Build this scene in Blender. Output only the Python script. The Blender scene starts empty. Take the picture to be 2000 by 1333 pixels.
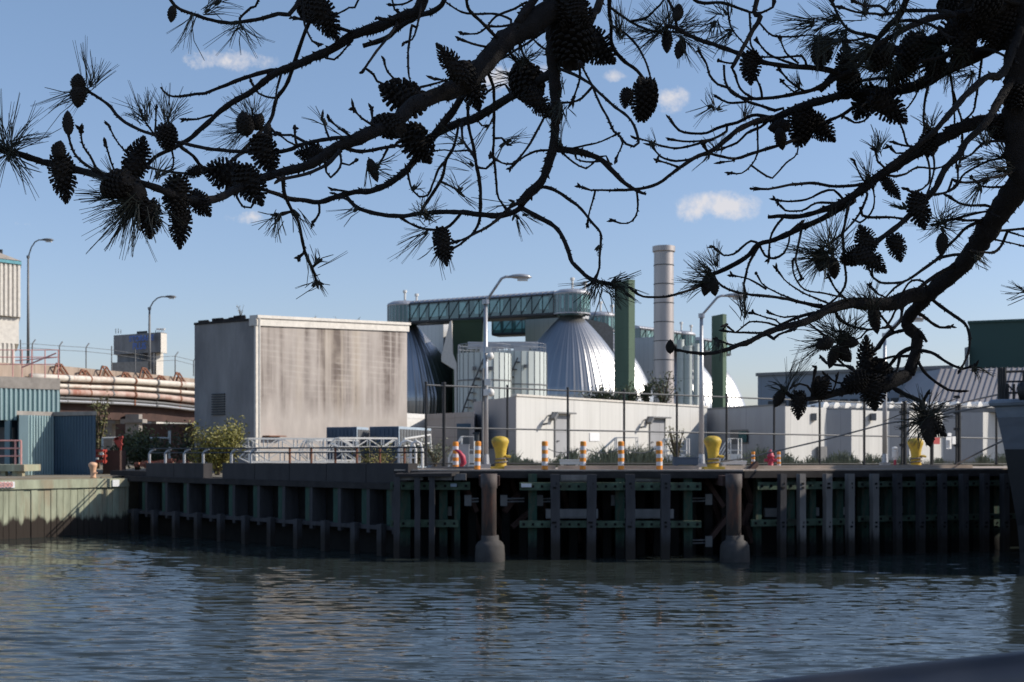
import bpy, math, random
from mathutils import Vector, noise
R = math.radians
F = 2600.0; HY = 882.0; ZC = 4.28            # focal length and horizon in photo pixels; eye height over the water
SC = bpy.context.scene
COL = SC.collection
# ------------------------------------------------------------------ camera
cam = bpy.data.cameras.new('camera'); co = bpy.data.objects.new('camera', cam); COL.objects.link(co)
cam.sensor_width = 36; cam.lens = 36 * F / 2000; cam.shift_y = (HY - 666.5) / 2000
cam.clip_start = .05; cam.clip_end = 9000
co.location = (0, 0, ZC); co.rotation_euler = (R(90), 0, 0)
cam.dof.use_dof = True; cam.dof.focus_distance = 3.05; cam.dof.aperture_fstop = 15
SC.camera = co
# ------------------------------------------------------------------ sky and sun
SUN_EL, SUN_AZ = 33, -1.5                     # azimuth from +X towards -Y, degrees
W = bpy.data.worlds.new('World'); SC.world = W; W.use_nodes = True
nt = W.node_tree; N = nt.nodes; L = nt.links; N.clear()
out = N.new('ShaderNodeOutputWorld'); bg = N.new('ShaderNodeBackground'); L.new(bg.outputs[0], out.inputs[0])
sky = N.new('ShaderNodeTexSky'); sky.sky_type = 'NISHITA'; sky.sun_disc = False
sky.sun_elevation = R(SUN_EL); sky.sun_rotation = R(90 + SUN_AZ); sky.air_density = 1.0; sky.dust_density = 0.6; sky.ozone_density = 1.6
def nd(t, **k):
    n = N.new(t)
    for a, b in k.items(): setattr(n, a, b)
    return n
def mth(op, a, b=None, c=None, clamp=False):
    n = nd('ShaderNodeMath', operation=op, use_clamp=clamp)
    for i, v in enumerate((a, b, c)):
        if v is None: continue
        if isinstance(v, (int, float)): n.inputs[i].default_value = v
        else: L.new(v, n.inputs[i])
    return n.outputs[0]
tc = nd('ShaderNodeTexCoord'); sx = nd('ShaderNodeSeparateXYZ'); L.new(tc.outputs['Generated'], sx.inputs[0])
ysafe = mth('MAXIMUM', sx.outputs[1], .02)
u = mth('DIVIDE', sx.outputs[0], ysafe); v = mth('DIVIDE', sx.outputs[2], ysafe)
nz = nd('ShaderNodeTexNoise'); nz.inputs['Scale'].default_value = 52; nz.inputs['Detail'].default_value = 9; nz.inputs['Roughness'].default_value = .68
L.new(tc.outputs['Generated'], nz.inputs['Vector'])
nz2 = nd('ShaderNodeTexNoise'); nz2.inputs['Scale'].default_value = 11; nz2.inputs['Detail'].default_value = 3
L.new(tc.outputs['Generated'], nz2.inputs['Vector'])
tot = None
for cx, cy, rx, ry, st in [(440,120,98,27,1),(1404,404,82,34,1.25),(1305,192,42,30,1.1),(975,155,44,30,.9),(1215,148,46,17,.7),(490,426,52,15,.6),(45,438,34,9,.35),(1795,430,30,22,.45),(1370,415,50,26,1.0),(1060,140,30,16,.5)]:
    a = mth('DIVIDE', mth('SUBTRACT', u, (cx-1000)/F), rx/F); b = mth('DIVIDE', mth('SUBTRACT', v, (HY-cy)/F), ry/F)
    d = mth('SQRT', mth('ADD', mth('MULTIPLY', a, a), mth('MULTIPLY', b, b)))
    m = mth('MULTIPLY', mth('SUBTRACT', 1.12, d, clamp=True), st)
    tot = m if tot is None else mth('MAXIMUM', tot, m)
shape = mth('ADD', tot, mth('MULTIPLY', mth('SUBTRACT', nz.outputs[0], .5), 3.0))
shape = mth('ADD', shape, mth('MULTIPLY', mth('SUBTRACT', nz2.outputs[0], .5), 1.2))
msk = mth('MULTIPLY', mth('MULTIPLY', mth('SUBTRACT', shape, .24, clamp=True), 1.3, clamp=True), mth('MULTIPLY', tot, 4, clamp=True))
msk = mth('MULTIPLY', msk, .88)
tint = nd('ShaderNodeMix', data_type='RGBA', blend_type='MULTIPLY'); tint.inputs[0].default_value = 1
L.new(sky.outputs[0], tint.inputs[6])
rmp = nd('ShaderNodeValToRGB'); L.new(sx.outputs[2], rmp.inputs[0]); rmp.color_ramp.elements[0].color = (.77, .76, .93, 1); rmp.color_ramp.elements[0].position = .02; rmp.color_ramp.elements[1].color = (1.0, 1.0, 1.03, 1); rmp.color_ramp.elements[1].position = .33; L.new(rmp.outputs[0], tint.inputs[7])   # clear dry air: bluer near the horizon than the model
SKYMUL = tint
mx = nd('ShaderNodeMix', data_type='RGBA'); L.new(msk, mx.inputs[0]); L.new(tint.outputs[2], mx.inputs[6])
mx.inputs[7].default_value = (5.3, 5.15, 5.3, 1)
L.new(mx.outputs[2], bg.inputs[0]); bg.inputs[1].default_value = .115
sl = bpy.data.lights.new('sun', 'SUN'); sl.energy = 3.6; sl.angle = R(.5); sl.color = (1, .93, .83)
so = bpy.data.objects.new('sun', sl); COL.objects.link(so)
SDIR = Vector((math.cos(R(SUN_EL))*math.cos(R(SUN_AZ)), -math.cos(R(SUN_EL))*math.sin(R(SUN_AZ)), math.sin(R(SUN_EL))))
so.rotation_euler = SDIR.to_track_quat('Z', 'Y').to_euler(); so.location = (20, 0, 30)
SC.view_settings.view_transform = 'Standard'; SC.view_settings.look = 'None'; SC.view_settings.exposure = .35; SC.view_settings.gamma = 1
SC.render.engine = 'CYCLES'
try:
    SC.cycles.use_denoising = True; SC.cycles.max_bounces = 6; SC.cycles.transparent_max_bounces = 8
    SC.cycles.caustics_reflective = False; SC.cycles.caustics_refractive = False
except Exception: pass
# ------------------------------------------------------------------ helpers
def P(px, py, Y): return Vector(((px-1000)*Y/F, Y, ZC-(py-HY)*Y/F))
def XY(px, Y): return ((px-1000)*Y/F, Y)
def ZZ(py, Y): return ZC-(py-HY)*Y/F
def on_line(px, A, B):
    r = (px-1000)/F; dx, dy = B[0]-A[0], B[1]-A[1]
    t = (r*A[1]-A[0])/(dx-r*dy); return (A[0]+t*dx, A[1]+t*dy)
MATS = {}
def mat(name, col, rough=.75, metal=0, var=.18, sc=2.5, zs=1.0, bump=0, bsc=20, stain=None, stain_t=.55, grid=None, spec=.4, dark=None):
    """procedural paint/stone/metal: noise-mottled base (zs<1 streaks it vertically), stains, panel joints, bump"""
    if name in MATS: return MATS[name]
    m = bpy.data.materials.new(name); m.use_nodes = True; t = m.node_tree; n = t.nodes; l = t.links
    b = n['Principled BSDF']; b.inputs['Roughness'].default_value = rough; b.inputs['Metallic'].default_value = metal
    b.inputs['Specular IOR Level'].default_value = spec
    c = n.new('ShaderNodeTexCoord'); mp = n.new('ShaderNodeMapping'); l.new(c.outputs['Object'], mp.inputs[0]); mp.inputs['Scale'].default_value = (1, 1, zs)
    nz = n.new('ShaderNodeTexNoise'); nz.inputs['Scale'].default_value = sc; nz.inputs['Detail'].default_value = 7; nz.inputs['Roughness'].default_value = .62
    l.new(mp.outputs[0], nz.inputs[0])
    r = n.new('ShaderNodeValToRGB'); l.new(nz.outputs[0], r.inputs[0])
    r.color_ramp.elements[0].position = .28; r.color_ramp.elements[1].position = .72
    r.color_ramp.elements[0].color = tuple(max(0, x*(1-var)) for x in col)+(1,); r.color_ramp.elements[1].color = tuple(min(1, x*(1+var)) for x in col)+(1,)
    cur = r.outputs[0]
    if stain:
        n2 = n.new('ShaderNodeTexNoise'); n2.inputs['Scale'].default_value = sc*.45; n2.inputs['Detail'].default_value = 8; n2.inputs['Roughness'].default_value = .7
        mp2 = n.new('ShaderNodeMapping'); l.new(c.outputs['Object'], mp2.inputs[0]); mp2.inputs['Scale'].default_value = (1, 1, zs*.8); mp2.inputs['Location'].default_value = (7, 3, 5)
        l.new(mp2.outputs[0], n2.inputs[0]); r2 = n.new('ShaderNodeValToRGB'); l.new(n2.outputs[0], r2.inputs[0])
        r2.color_ramp.elements[0].position = stain_t-.06; r2.color_ramp.elements[1].position = stain_t+.12
        mx = n.new('ShaderNodeMix'); mx.data_type = 'RGBA'; l.new(r2.outputs[0], mx.inputs[0]); l.new(cur, mx.inputs[6]); mx.inputs[7].default_value = tuple(stain)+(1,)
        cur = mx.outputs[2]
    if grid:   # thin darker joints along one axis of the wall: (axis, pitch, width share, darkness)
        ga = grid if isinstance(grid, list) else [grid]
        for ax, pitch, wd, dk in ga:
            s = n.new('ShaderNodeSeparateXYZ'); l.new(c.outputs['Object'], s.inputs[0])
            a = n.new('ShaderNodeMath'); a.operation = 'DIVIDE'; l.new(s.outputs['XYZ'.index(ax)], a.inputs[0]); a.inputs[1].default_value = pitch
            f = n.new('ShaderNodeMath'); f.operation = 'FRACT'; l.new(a.outputs[0], f.inputs[0])
            g = n.new('ShaderNodeMath'); g.operation = 'LESS_THAN'; l.new(f.outputs[0], g.inputs[0]); g.inputs[1].default_value = wd
            q = n.new('ShaderNodeMath'); q.operation = 'MULTIPLY'; l.new(g.outputs[0], q.inputs[0]); q.inputs[1].default_value = dk
            mx = n.new('ShaderNodeMix'); mx.data_type = 'RGBA'; l.new(q.outputs[0], mx.inputs[0]); l.new(cur, mx.inputs[6]); mx.inputs[7].default_value = tuple(x*.35 for x in col)+(1,)
            cur = mx.outputs[2]
    if dark:   # tide mark: (z, softness, colour) - algae and wet growth below z
        s = n.new('ShaderNodeSeparateXYZ'); g0 = n.new('ShaderNodeNewGeometry'); l.new(g0.outputs['Position'], s.inputs[0])
        ad = n.new('ShaderNodeMath'); ad.operation = 'MULTIPLY_ADD'; l.new(nz.outputs[0], ad.inputs[0]); ad.inputs[1].default_value = 1.4; l.new(s.outputs[2], ad.inputs[2])
        mr = n.new('ShaderNodeMapRange'); l.new(ad.outputs[0], mr.inputs[0]); mr.inputs[1].default_value = dark[0]+.7-dark[1]; mr.inputs[2].default_value = dark[0]+.7+dark[1]; mr.inputs[3].default_value = 1; mr.inputs[4].default_value = 0
        mx = n.new('ShaderNodeMix'); mx.data_type = 'RGBA'; l.new(mr.outputs[0], mx.inputs[0]); l.new(cur, mx.inputs[6]); mx.inputs[7].default_value = tuple(dark[2])+(1,)
        cur = mx.outputs[2]
    l.new(cur, b.inputs['Base Color'])
    if bump:
        n3 = n.new('ShaderNodeTexNoise'); n3.inputs['Scale'].default_value = bsc; n3.inputs['Detail'].default_value = 5; l.new(mp.outputs[0], n3.inputs[0])
        bp = n.new('ShaderNodeBump'); bp.inputs['Strength'].default_value = bump; bp.inputs['Distance'].default_value = .02; l.new(n3.outputs[0], bp.inputs['Height']); l.new(bp.outputs[0], b.inputs['Normal'])
    MATS[name] = m; return m
ORG = {}
class MB:
    def __init__(s): s.v = []; s.f = []; s.mi = []; s.cm = 0; s.sm = []; s.smooth = False
    def face(s, idx): s.f.append(idx); s.mi.append(s.cm); s.sm.append(s.smooth)
    def add(s, vs, fs):
        o = len(s.v); s.v += [Vector(a) for a in vs]
        for f in fs: s.face([o+i for i in f])
    def box(s, x0, x1, y0, y1, z0, z1):
        s.add([(x0,y0,z0),(x1,y0,z0),(x1,y1,z0),(x0,y1,z0),(x0,y0,z1),(x1,y0,z1),(x1,y1,z1),(x0,y1,z1)], [(0,3,2,1),(4,5,6,7),(0,1,5,4),(1,2,6,5),(2,3,7,6),(3,0,4,7)])
    def prism(s, pts, z0, z1):
        """pts: footprint; z0, z1: number or list per corner"""
        a = sum(pts[i][0]*pts[(i+1)%len(pts)][1]-pts[(i+1)%len(pts)][0]*pts[i][1] for i in range(len(pts)))
        n = len(pts); zl = z0 if isinstance(z0, (list, tuple)) else [z0]*n; zh = z1 if isinstance(z1, (list, tuple)) else [z1]*n
        idx = list(range(n))
        if a < 0: idx.reverse()
        vs = [(pts[i][0], pts[i][1], zl[i]) for i in idx]+[(pts[i][0], pts[i][1], zh[i]) for i in idx]
        s.add(vs, [tuple(reversed(range(n))), tuple(range(n, 2*n))]+[(i, (i+1) % n, n+(i+1) % n, n+i) for i in range(n)])
    def beam(s, a, b, w, h=None, up=(0,0,1)):
        a, b = Vector(a), Vector(b); h = h or w; d = (b-a).normalized(); up = Vector(up)
        if abs(d.dot(up)) > .98: up = Vector((0,1,0))
        x = d.cross(up).normalized()*w/2; y = x.cross(d).normalized()*h/2
        s.add([a-x-y, a+x-y, a+x+y, a-x+y, b-x-y, b+x-y, b+x+y, b-x+y], [(0,1,2,3),(7,6,5,4),(0,4,5,1),(1,5,6,2),(2,6,7,3),(3,7,4,0)])
    def tube(s, pts, r, n=8, cap=True):
        pts = [Vector(p) for p in pts]; m = len(pts)
        rs = r if isinstance(r, (list, tuple)) else [r]*m
        o = len(s.v); ref = None
        for i, p in enumerate(pts):
            d = (pts[min(i+1, m-1)]-pts[max(i-1, 0)])
            d = d.normalized() if d.length > 1e-9 else Vector((0,0,1))
            if ref is None: ref = Vector((0,0,1)) if abs(d.z) < .9 else Vector((1,0,0))
            x = d.cross(ref).normalized(); y = x.cross(d).normalized(); ref = y
            for k in range(n):
                t = 2*math.pi*k/n; s.v.append(p+(x*math.cos(t)+y*math.sin(t))*rs[i])
        for i in range(m-1):
            for k in range(n): s.face([o+i*n+k, o+i*n+(k+1) % n, o+(i+1)*n+(k+1) % n, o+(i+1)*n+k])
        if cap:
            s.face([o+k for k in reversed(range(n))]); s.face([o+(m-1)*n+k for k in range(n)])
    def lathe(s, c, prof, n=24, a0=0, cap=True, rf=None):
        """prof: (radius, z) from the bottom up, round a vertical axis at c"""
        o = len(s.v)
        for r, z in prof:
            for k in range(n):
                t = a0+2*math.pi*k/n; q = r*(rf(k, r, z) if rf else 1); s.v.append(Vector((c[0]+q*math.cos(t), c[1]+q*math.sin(t), z)))
        for i in range(len(prof)-1):
            for k in range(n): s.face([o+i*n+k, o+i*n+(k+1) % n, o+(i+1)*n+(k+1) % n, o+(i+1)*n+k])
        if cap:
            s.face([o+k for k in reversed(range(n))]); s.face([o+(len(prof)-1)*n+k for k in range(n)])
    def corr(s, a, b, z0, z1, pitch=.5, depth=.08, share=.5, z1b=None):
        """ribbed sheet-metal wall from a to b (outside is to the right of a->b... towards the viewer), ribs stand proud"""
        a, b = Vector((a[0], a[1], 0)), Vector((b[0], b[1], 0)); d = b-a; ln = d.length; d.normalize(); nrm = Vector((d.y, -d.x, 0))
        k = max(1, int(ln/pitch)); q = ln/k
        for i in range(k):
            p = a+d*(q*(i+.5-share/2)); e = p+d*q*share; zt = z1 if z1b is None else z1+(z1b-z1)*(i+.5)/k
            i2 = d*q*.12; pt = [p, p+i2+nrm*depth, e-i2+nrm*depth, e]
            s.prism([(w.x, w.y) for w in pt], z0, zt)
    def build(s, name, m, parent=None, loc=None, **tags):
        me = bpy.data.meshes.new(name)
        if parent is not None: org = ORG[parent.name]
        else: org = Vector(loc) if loc is not None else Vector((0,0,0))
        me.from_pydata([tuple(v-org) for v in s.v], [], s.f); me.update()
        ms = m if isinstance(m, list) else [m]
        for q in ms: me.materials.append(q)
        if len(ms) > 1: me.polygons.foreach_set('material_index', s.mi)
        me.polygons.foreach_set('use_smooth', s.sm)
        o = bpy.data.objects.new(name, me); COL.objects.link(o)
        if parent is not None: o.parent = parent
        else: o.location = org
        ORG[o.name] = org
        for k, w in tags.items(): o[k] = w
        return o
def thing(name, label, cat, loc, group=None):
    o = bpy.data.objects.new(name, None); COL.objects.link(o); o.location = loc; o['label'] = label; o['category'] = cat
    o.empty_display_size = .3
    if group: o['group'] = group
    ORG[o.name] = Vector(loc); return o
def copy_tree(o, parent=None):
    c = o.copy(); COL.objects.link(c)
    if parent: c.parent = parent
    ORG[c.name] = ORG[o.name]
    for ch in list(o.children): copy_tree(ch, c)
    return c
def repeat(proto, loc, label, rz=0, s=1):
    c = copy_tree(proto); c.location = loc; c['label'] = label; c.rotation_euler = (0, 0, rz); c.scale = (s, s, s); return c
rnd = random.Random(7)
# ------------------------------------------------------------------ materials
m_conc = mat('weathered_concrete', (.40,.355,.32), .9, sc=1.1, zs=.35, var=.14, bump=.4, bsc=6)
def stain_concrete(m, ax, x0):
    """rain streaks from the coping down the wall, board marks, paler repaired foot"""
    t = m.node_tree; n = t.nodes; l = t.links; b = n['Principled BSDF']; cur = b.inputs['Base Color'].links[0].from_socket
    c = n.new('ShaderNodeTexCoord'); s = n.new('ShaderNodeSeparateXYZ'); l.new(c.outputs['Object'], s.inputs[0])
    def M_(op, a_, b_=None, c_=None, cl=False):
        q = n.new('ShaderNodeMath'); q.operation = op; q.use_clamp = cl
        for i_, v_ in enumerate((a_, b_, c_)):
            if v_ is None: continue
            if isinstance(v_, (int, float)): q.inputs[i_].default_value = v_
            else: l.new(v_, q.inputs[i_])
        return q.outputs[0]
    def NZ(sx_, sz_, det, loc):
        mp = n.new('ShaderNodeMapping'); l.new(c.outputs['Object'], mp.inputs[0]); mp.inputs['Scale'].default_value = (sx_, sx_*.5, sz_); mp.inputs['Location'].default_value = (loc, loc, loc)
        z = n.new('ShaderNodeTexNoise'); z.inputs['Scale'].default_value = 1; z.inputs['Detail'].default_value = det; z.inputs['Roughness'].default_value = .6; l.new(mp.outputs[0], z.inputs[0]); return z.outputs[0]
    wide = M_('MULTIPLY', M_('SUBTRACT', NZ(.75, .03, 2, 3), .40), 8, None, True)
    fine = M_('MULTIPLY', M_('SUBTRACT', NZ(2.6, .08, 4, 9), .30), 4.0, None, True)
    blot = M_('MULTIPLY', M_('SUBTRACT', NZ(1.0, .8, 6, 5), .28), 3.4, None, True)
    fade = M_('MULTIPLY', M_('SUBTRACT', M_('ADD', s.outputs[2], M_('MULTIPLY', NZ(.9, .1, 3, 2), 2.0)), 4.4), .75, None, True)
    mask = M_('MULTIPLY', M_('MULTIPLY', M_('MULTIPLY', wide, fine), fade), M_('MULTIPLY_ADD', blot, .6, .4))
    def mixc(f, col):
        nonlocal cur
        x = n.new('ShaderNodeMix'); x.data_type = 'RGBA'; l.new(f, x.inputs[0]); l.new(cur, x.inputs[6]); x.inputs[7].default_value = tuple(col)+(1,); cur = x.outputs[2]
    yel = M_('MULTIPLY', M_('MULTIPLY', M_('SUBTRACT', NZ(.45, .02, 1, 31), .52), 6, None, True), M_('MULTIPLY', fade, .5)); mixc(yel, (.46,.36,.22))
    mixc(M_('MULTIPLY', mask, .95), (.125,.098,.085))
    w = n.new('ShaderNodeMath'); w.operation = 'SINE'; l.new(M_('MULTIPLY', M_('ADD', s.outputs[2], M_('MULTIPLY', NZ(.3, 1.5, 2, 8), .25)), 17), w.inputs[0])
    brd = M_('MULTIPLY', M_('MULTIPLY', M_('GREATER_THAN', w.outputs[0], .55), M_('MULTIPLY', M_('SUBTRACT', NZ(.7, .5, 3, 17), .42), 5, None, True)), M_('MULTIPLY', M_('SUBTRACT', s.outputs[2], 4.0), .5, None, True)); mixc(M_('MULTIPLY', brd, .26), (.50,.45,.40))
    l.new(cur, b.inputs['Base Color'])
stain_concrete(m_conc, 0, 0)
m_conc2 = mat('grey_and_shaded_concrete', (.27,.26,.255), .9, sc=.7, zs=.3, var=.25, bump=.2, stain=(.16,.155,.16), stain_t=.50)  # plain grey, and painted shade on walls turned from the sun
m_conc3 = mat('bare_concrete', (.30,.27,.24), .9, sc=2, var=.25, bump=.3)
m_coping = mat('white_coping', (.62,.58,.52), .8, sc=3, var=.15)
m_white = mat('white_cladding', (.60,.585,.55), .6, sc=.5, var=.05, zs=.3, grid=('X', .62, .05, .22))
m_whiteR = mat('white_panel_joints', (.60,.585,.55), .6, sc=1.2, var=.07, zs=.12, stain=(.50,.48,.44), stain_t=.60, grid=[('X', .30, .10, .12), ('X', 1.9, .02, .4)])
m_greyshade = mat('grey_and_shade_panel', (.34,.34,.35), .6, sc=1.0, zs=.2, var=.10, grid=[('X', 2.1, .015, .45), ('Z', 2.2, .02, .35)])  # plain grey, and the painted shade of white walls facing away
m_wpaint = mat('white_paint', (.72,.70,.66), .5, sc=6, var=.1)
m_steel = mat('stainless_cladding', (.42,.415,.41), .36, metal=1, sc=.05, var=.05)
m_steel2 = mat('brushed_panel', (.50,.50,.50), .5, metal=.6, sc=.2, zs=.1, var=.10, grid=('X', 1.1, .06, .4))
m_green = mat('green_tower_paint', (.08,.13,.085), .7, sc=.25, zs=.15, var=.18, grid=('Z', 4.5, .015, .4))
m_green2 = mat('dark_green_cladding', (.03,.065,.055), .7, sc=.05, var=.08)
m_glass = mat('teal_glass', (.035,.105,.10), .08, sc=.3, var=.3, spec=1.0)
m_glassl = mat('pale_teal_glass', (.16,.34,.33), .15, sc=.3, var=.4, spec=1.0)
m_frame = mat('dark_frame', (.03,.035,.04), .5, sc=3)
m_roofm = mat('silver_roof', (.42,.42,.44), .45, metal=.5, sc=1, var=.1)
m_tank = mat('tank_panels', (.54,.58,.55), .5, sc=.3, zs=.2, var=.12, grid=[('Z', 4.4, .02, .5)])
m_chim = mat('chimney_steel', (.42,.38,.36), .48, metal=.7, sc=.6, zs=.1, var=.15)
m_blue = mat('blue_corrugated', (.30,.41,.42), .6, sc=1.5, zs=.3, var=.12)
m_blued = mat('blue_corrugated_trough_shade', (.10,.18,.19), .6, sc=1.5, zs=.3, var=.12)  # darker copy of the blue, rib shade put into the colour
m_blue2 = mat('deep_blue_and_shade_sheet', (.055,.10,.145), .6, sc=1, var=.08)  # also the shade painted on the small shed's right half
m_teal = mat('teal_trim', (.10,.30,.35), .6)
m_pink = mat('faded_pink_paint', (.60,.30,.27), .6, sc=6)
m_rust = mat('rusty_steel', (.20,.085,.05), .85, sc=5, var=.5, bump=.3)
m_pipe = mat('white_pipe_rusted', (.62,.56,.48), .6, sc=1.2, var=.15, stain=(.34,.15,.09), stain_t=.60)
m_pipe2 = mat('rusty_pipe', (.50,.38,.32), .7, sc=1.2, var=.2, stain=(.32,.13,.09), stain_t=.52)
m_brown = mat('brown_girder', (.065,.035,.028), .8, sc=1, var=.3)
m_barrier = mat('tan_barrier', (.36,.28,.22), .9, sc=1.2, zs=.3, var=.25, grid=('X', 1.5, .03, .4), stain=(.25,.17,.12), stain_t=.58)
m_timber = mat('green_treated_timber', (.33,.345,.245), .9, sc=2.4, zs=.22, var=.35, bump=.5, stain=(.34,.27,.18), stain_t=.56, dark=(.95,.12,(.035,.026,.02)))
m_gpost = mat('green_fender_timber', (.035,.075,.055), .9, sc=3, zs=.4, var=.3, bump=.5, stain=(.12,.09,.06), stain_t=.62, dark=(.7,.3,(.015,.014,.012)))
m_wale = mat('green_waler_timber', (.085,.125,.085), .9, sc=2.2, var=.45, bump=.5, stain=(.05,.045,.035), stain_t=.56)
m_pile = mat('creosoted_pile', (.06,.057,.06), .9, sc=3, zs=.2, var=.35, bump=.5, dark=(.8,.3,(.03,.024,.02)))
m_pilel = mat('greyed_and_sunlit_timber', (.19,.175,.165), .9, sc=3, zs=.2, var=.3, bump=.5, dark=(.8,.3,(.03,.024,.02)))  # grey timber, and the paler copy standing for sunlit piles
m_black = mat('black_timber_and_shade', (.010,.009,.008), .95, sc=1, var=.5)  # near-black: the deep shade under the pier is in the colour
m_deckf = mat('dark_deck_edge', (.03,.026,.025), .9, sc=2, var=.4)
m_deck = mat('pier_deck', (.40,.33,.27), .9, sc=1.2, var=.25)
m_parapet = mat('dark_parapet', (.055,.05,.05), .95, sc=1.5, zs=.4, var=.25, bump=.3)
m_dolph = mat('rusty_dolphin', (.08,.064,.058), .7, sc=3, zs=.3, var=.35, bump=.3, stain=(.26,.11,.07), stain_t=.62)
m_bellm = mat('wet_concrete_collar', (.055,.05,.047), .8, sc=3, var=.3, bump=.3)
m_yellow = mat('bollard_yellow', (.56,.385,.05), .6, sc=4, var=.2, bump=.4, bsc=14, stain=(.22,.13,.05), stain_t=.60)
m_cream = mat('bollard_cream', (.72,.42,.26), .6, sc=3, var=.1)
m_orange = mat('reflective_orange', (.80,.29,.04), .6, sc=9, var=.15, stain=(.5,.24,.1), stain_t=.64)
m_rwhite = mat('reflective_white', (.70,.67,.67), .6, sc=9, var=.12, stain=(.45,.4,.38), stain_t=.62)
m_red = mat('hydrant_red', (.45,.045,.08), .5, sc=5, var=.1)
m_redp = mat('red_machine_paint', (.36,.055,.04), .5, sc=3, var=.3)
m_fence = mat('black_fence_paint', (.018,.018,.02), .5, sc=3)
m_galv = mat('galvanised_steel', (.42,.42,.43), .45, metal=.6, sc=4, var=.12)
m_dgalv = mat('dull_galvanised', (.18,.18,.18), .6, metal=.4, sc=4, var=.12)
m_container = mat('navy_and_shaded_blue', (.055,.085,.13), .6, sc=1)  # navy, also the container ends darkened for their shade
m_container2 = mat('pale_blue_container', (.36,.43,.50), .6, sc=1)
m_hull = mat('grey_hull_paint', (.13,.145,.17), .55, sc=.8, var=.1)
m_hulld = mat('black_hull_paint', (.012,.013,.016), .5, sc=.8, var=.2)
m_rail = mat('rail_steel', (.07,.075,.09), .4, metal=.3, sc=4)
m_ground = mat('dry_ground', (.22,.19,.14), .95, sc=.5, var=.3)
m_brick = mat('reddish_rubble', (.30,.12,.08), .95, sc=4, var=.4)
m_signw = mat('sign_white', (.75,.75,.75), .5, sc=2, var=.03)
m_signb = mat('sign_blue', (.07,.15,.45), .5, sc=2, var=.03)
m_signr = mat('sign_red', (.40,.05,.05), .5, sc=2, var=.03)
m_warehouse = mat('bluegrey_cladding', (.20,.235,.28), .65, sc=.2, var=.06, grid=('X', 3.0, .02, .3))
m_seam = mat('mauve_grey_roof', (.27,.255,.255), .6, sc=.3, var=.06)
m_seamd = mat('roof_seam', (.15,.14,.15), .6)
m_green3 = mat('blackish_green_cladding', (.03,.055,.03), .8, sc=.1)  # nearly black green of the broad tower
def leafmat(name, col, var=.4):
    m = bpy.data.materials.new(name); m.use_nodes = True; t = m.node_tree; b = t.nodes['Principled BSDF']
    g = t.nodes.new('ShaderNodeNewGeometry'); r = t.nodes.new('ShaderNodeValToRGB'); t.links.new(g.outputs['Random Per Island'], r.inputs[0])
    r.color_ramp.elements[0].color = tuple(x*(1-var) for x in col)+(1,); r.color_ramp.elements[1].color = tuple(min(1, x*(1+var)) for x in col)+(1,)
    t.links.new(r.outputs[0], b.inputs['Base Color']); b.inputs['Roughness'].default_value = .6
    return m
m_leafd = leafmat('dark_leaves', (.045,.06,.022)); m_leafy = leafmat('yellow_green_leaves', (.22,.20,.045)); m_leafo = leafmat('olive_leaves', (.15,.15,.05))
m_weed = leafmat('weed_leaves', (.20,.21,.13)); m_straw = leafmat('dry_grass', (.24,.21,.12))
m_bark = mat('dark_pine_bark', (.015,.013,.013), .95, sc=60, var=.4, bump=.6, bsc=250)
m_needle = leafmat('pine_needles', (.016,.020,.014)); m_cone = mat('cone_scales', (.013,.011,.010), .9, sc=80, var=.4)
m_stem = mat('shrub_stem', (.12,.09,.06), .9)
# ------------------------------------------------------------------ water and land
def water_mat():
    m = bpy.data.materials.new('river_water'); m.use_nodes = True; t = m.node_tree; n = t.nodes; l = t.links; b = n['Principled BSDF']
    b.inputs['Base Color'].default_value = (.028,.035,.032,1); b.inputs['Roughness'].default_value = .06; b.inputs['IOR'].default_value = 1.33
    c = n.new('ShaderNodeTexCoord')
    def ns(scale, sx_, sy_, det, rot=0):
        mp = n.new('ShaderNodeMapping'); l.new(c.outputs['Object'], mp.inputs[0]); mp.inputs['Scale'].default_value = (sx_, sy_, 1); mp.inputs['Rotation'].default_value = (0,0,R(rot))
        z = n.new('ShaderNodeTexNoise'); z.inputs['Scale'].default_value = scale; z.inputs['Detail'].default_value = det; z.inputs['Roughness'].default_value = .55; l.new(mp.outputs[0], z.inputs[0]); return z.outputs[0]
    a = ns(1.6, .55, 1.0, 3, 8); d = ns(.30, .6, 1.0, 2, -12); e = ns(6, .6, 1, 2, 5)
    # patches of calmer and rougher water
    pch = ns(.055, .35, 1.0, 2, 4); mr = n.new('ShaderNodeMapRange'); l.new(pch, mr.inputs[0]); mr.inputs[1].default_value = .38; mr.inputs[2].default_value = .62; mr.inputs[3].default_value = .45; mr.inputs[4].default_value = 1.15
    def ma(x, k, y=None):
        q = n.new('ShaderNodeMath'); q.operation = 'MULTIPLY_ADD'; l.new(x, q.inputs[0]); q.inputs[1].default_value = k
        if y is None: q.inputs[2].default_value = 0
        else: l.new(y, q.inputs[2])
        return q.outputs[0]
    h = ma(a, 1.0, ma(d, 1.6, ma(e, .16)))
    q = n.new('ShaderNodeMath'); q.operation = 'MULTIPLY'; l.new(h, q.inputs[0]); l.new(mr.outputs[0], q.inputs[1])
    bp = n.new('ShaderNodeBump'); bp.inputs['Strength'].default_value = 1; bp.inputs['Distance'].default_value = WAVE; l.new(q.outputs[0], bp.inputs['Height']); l.new(bp.outputs[0], b.inputs['Normal'])
    return m
WAVE = .006
import numpy as np
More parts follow.
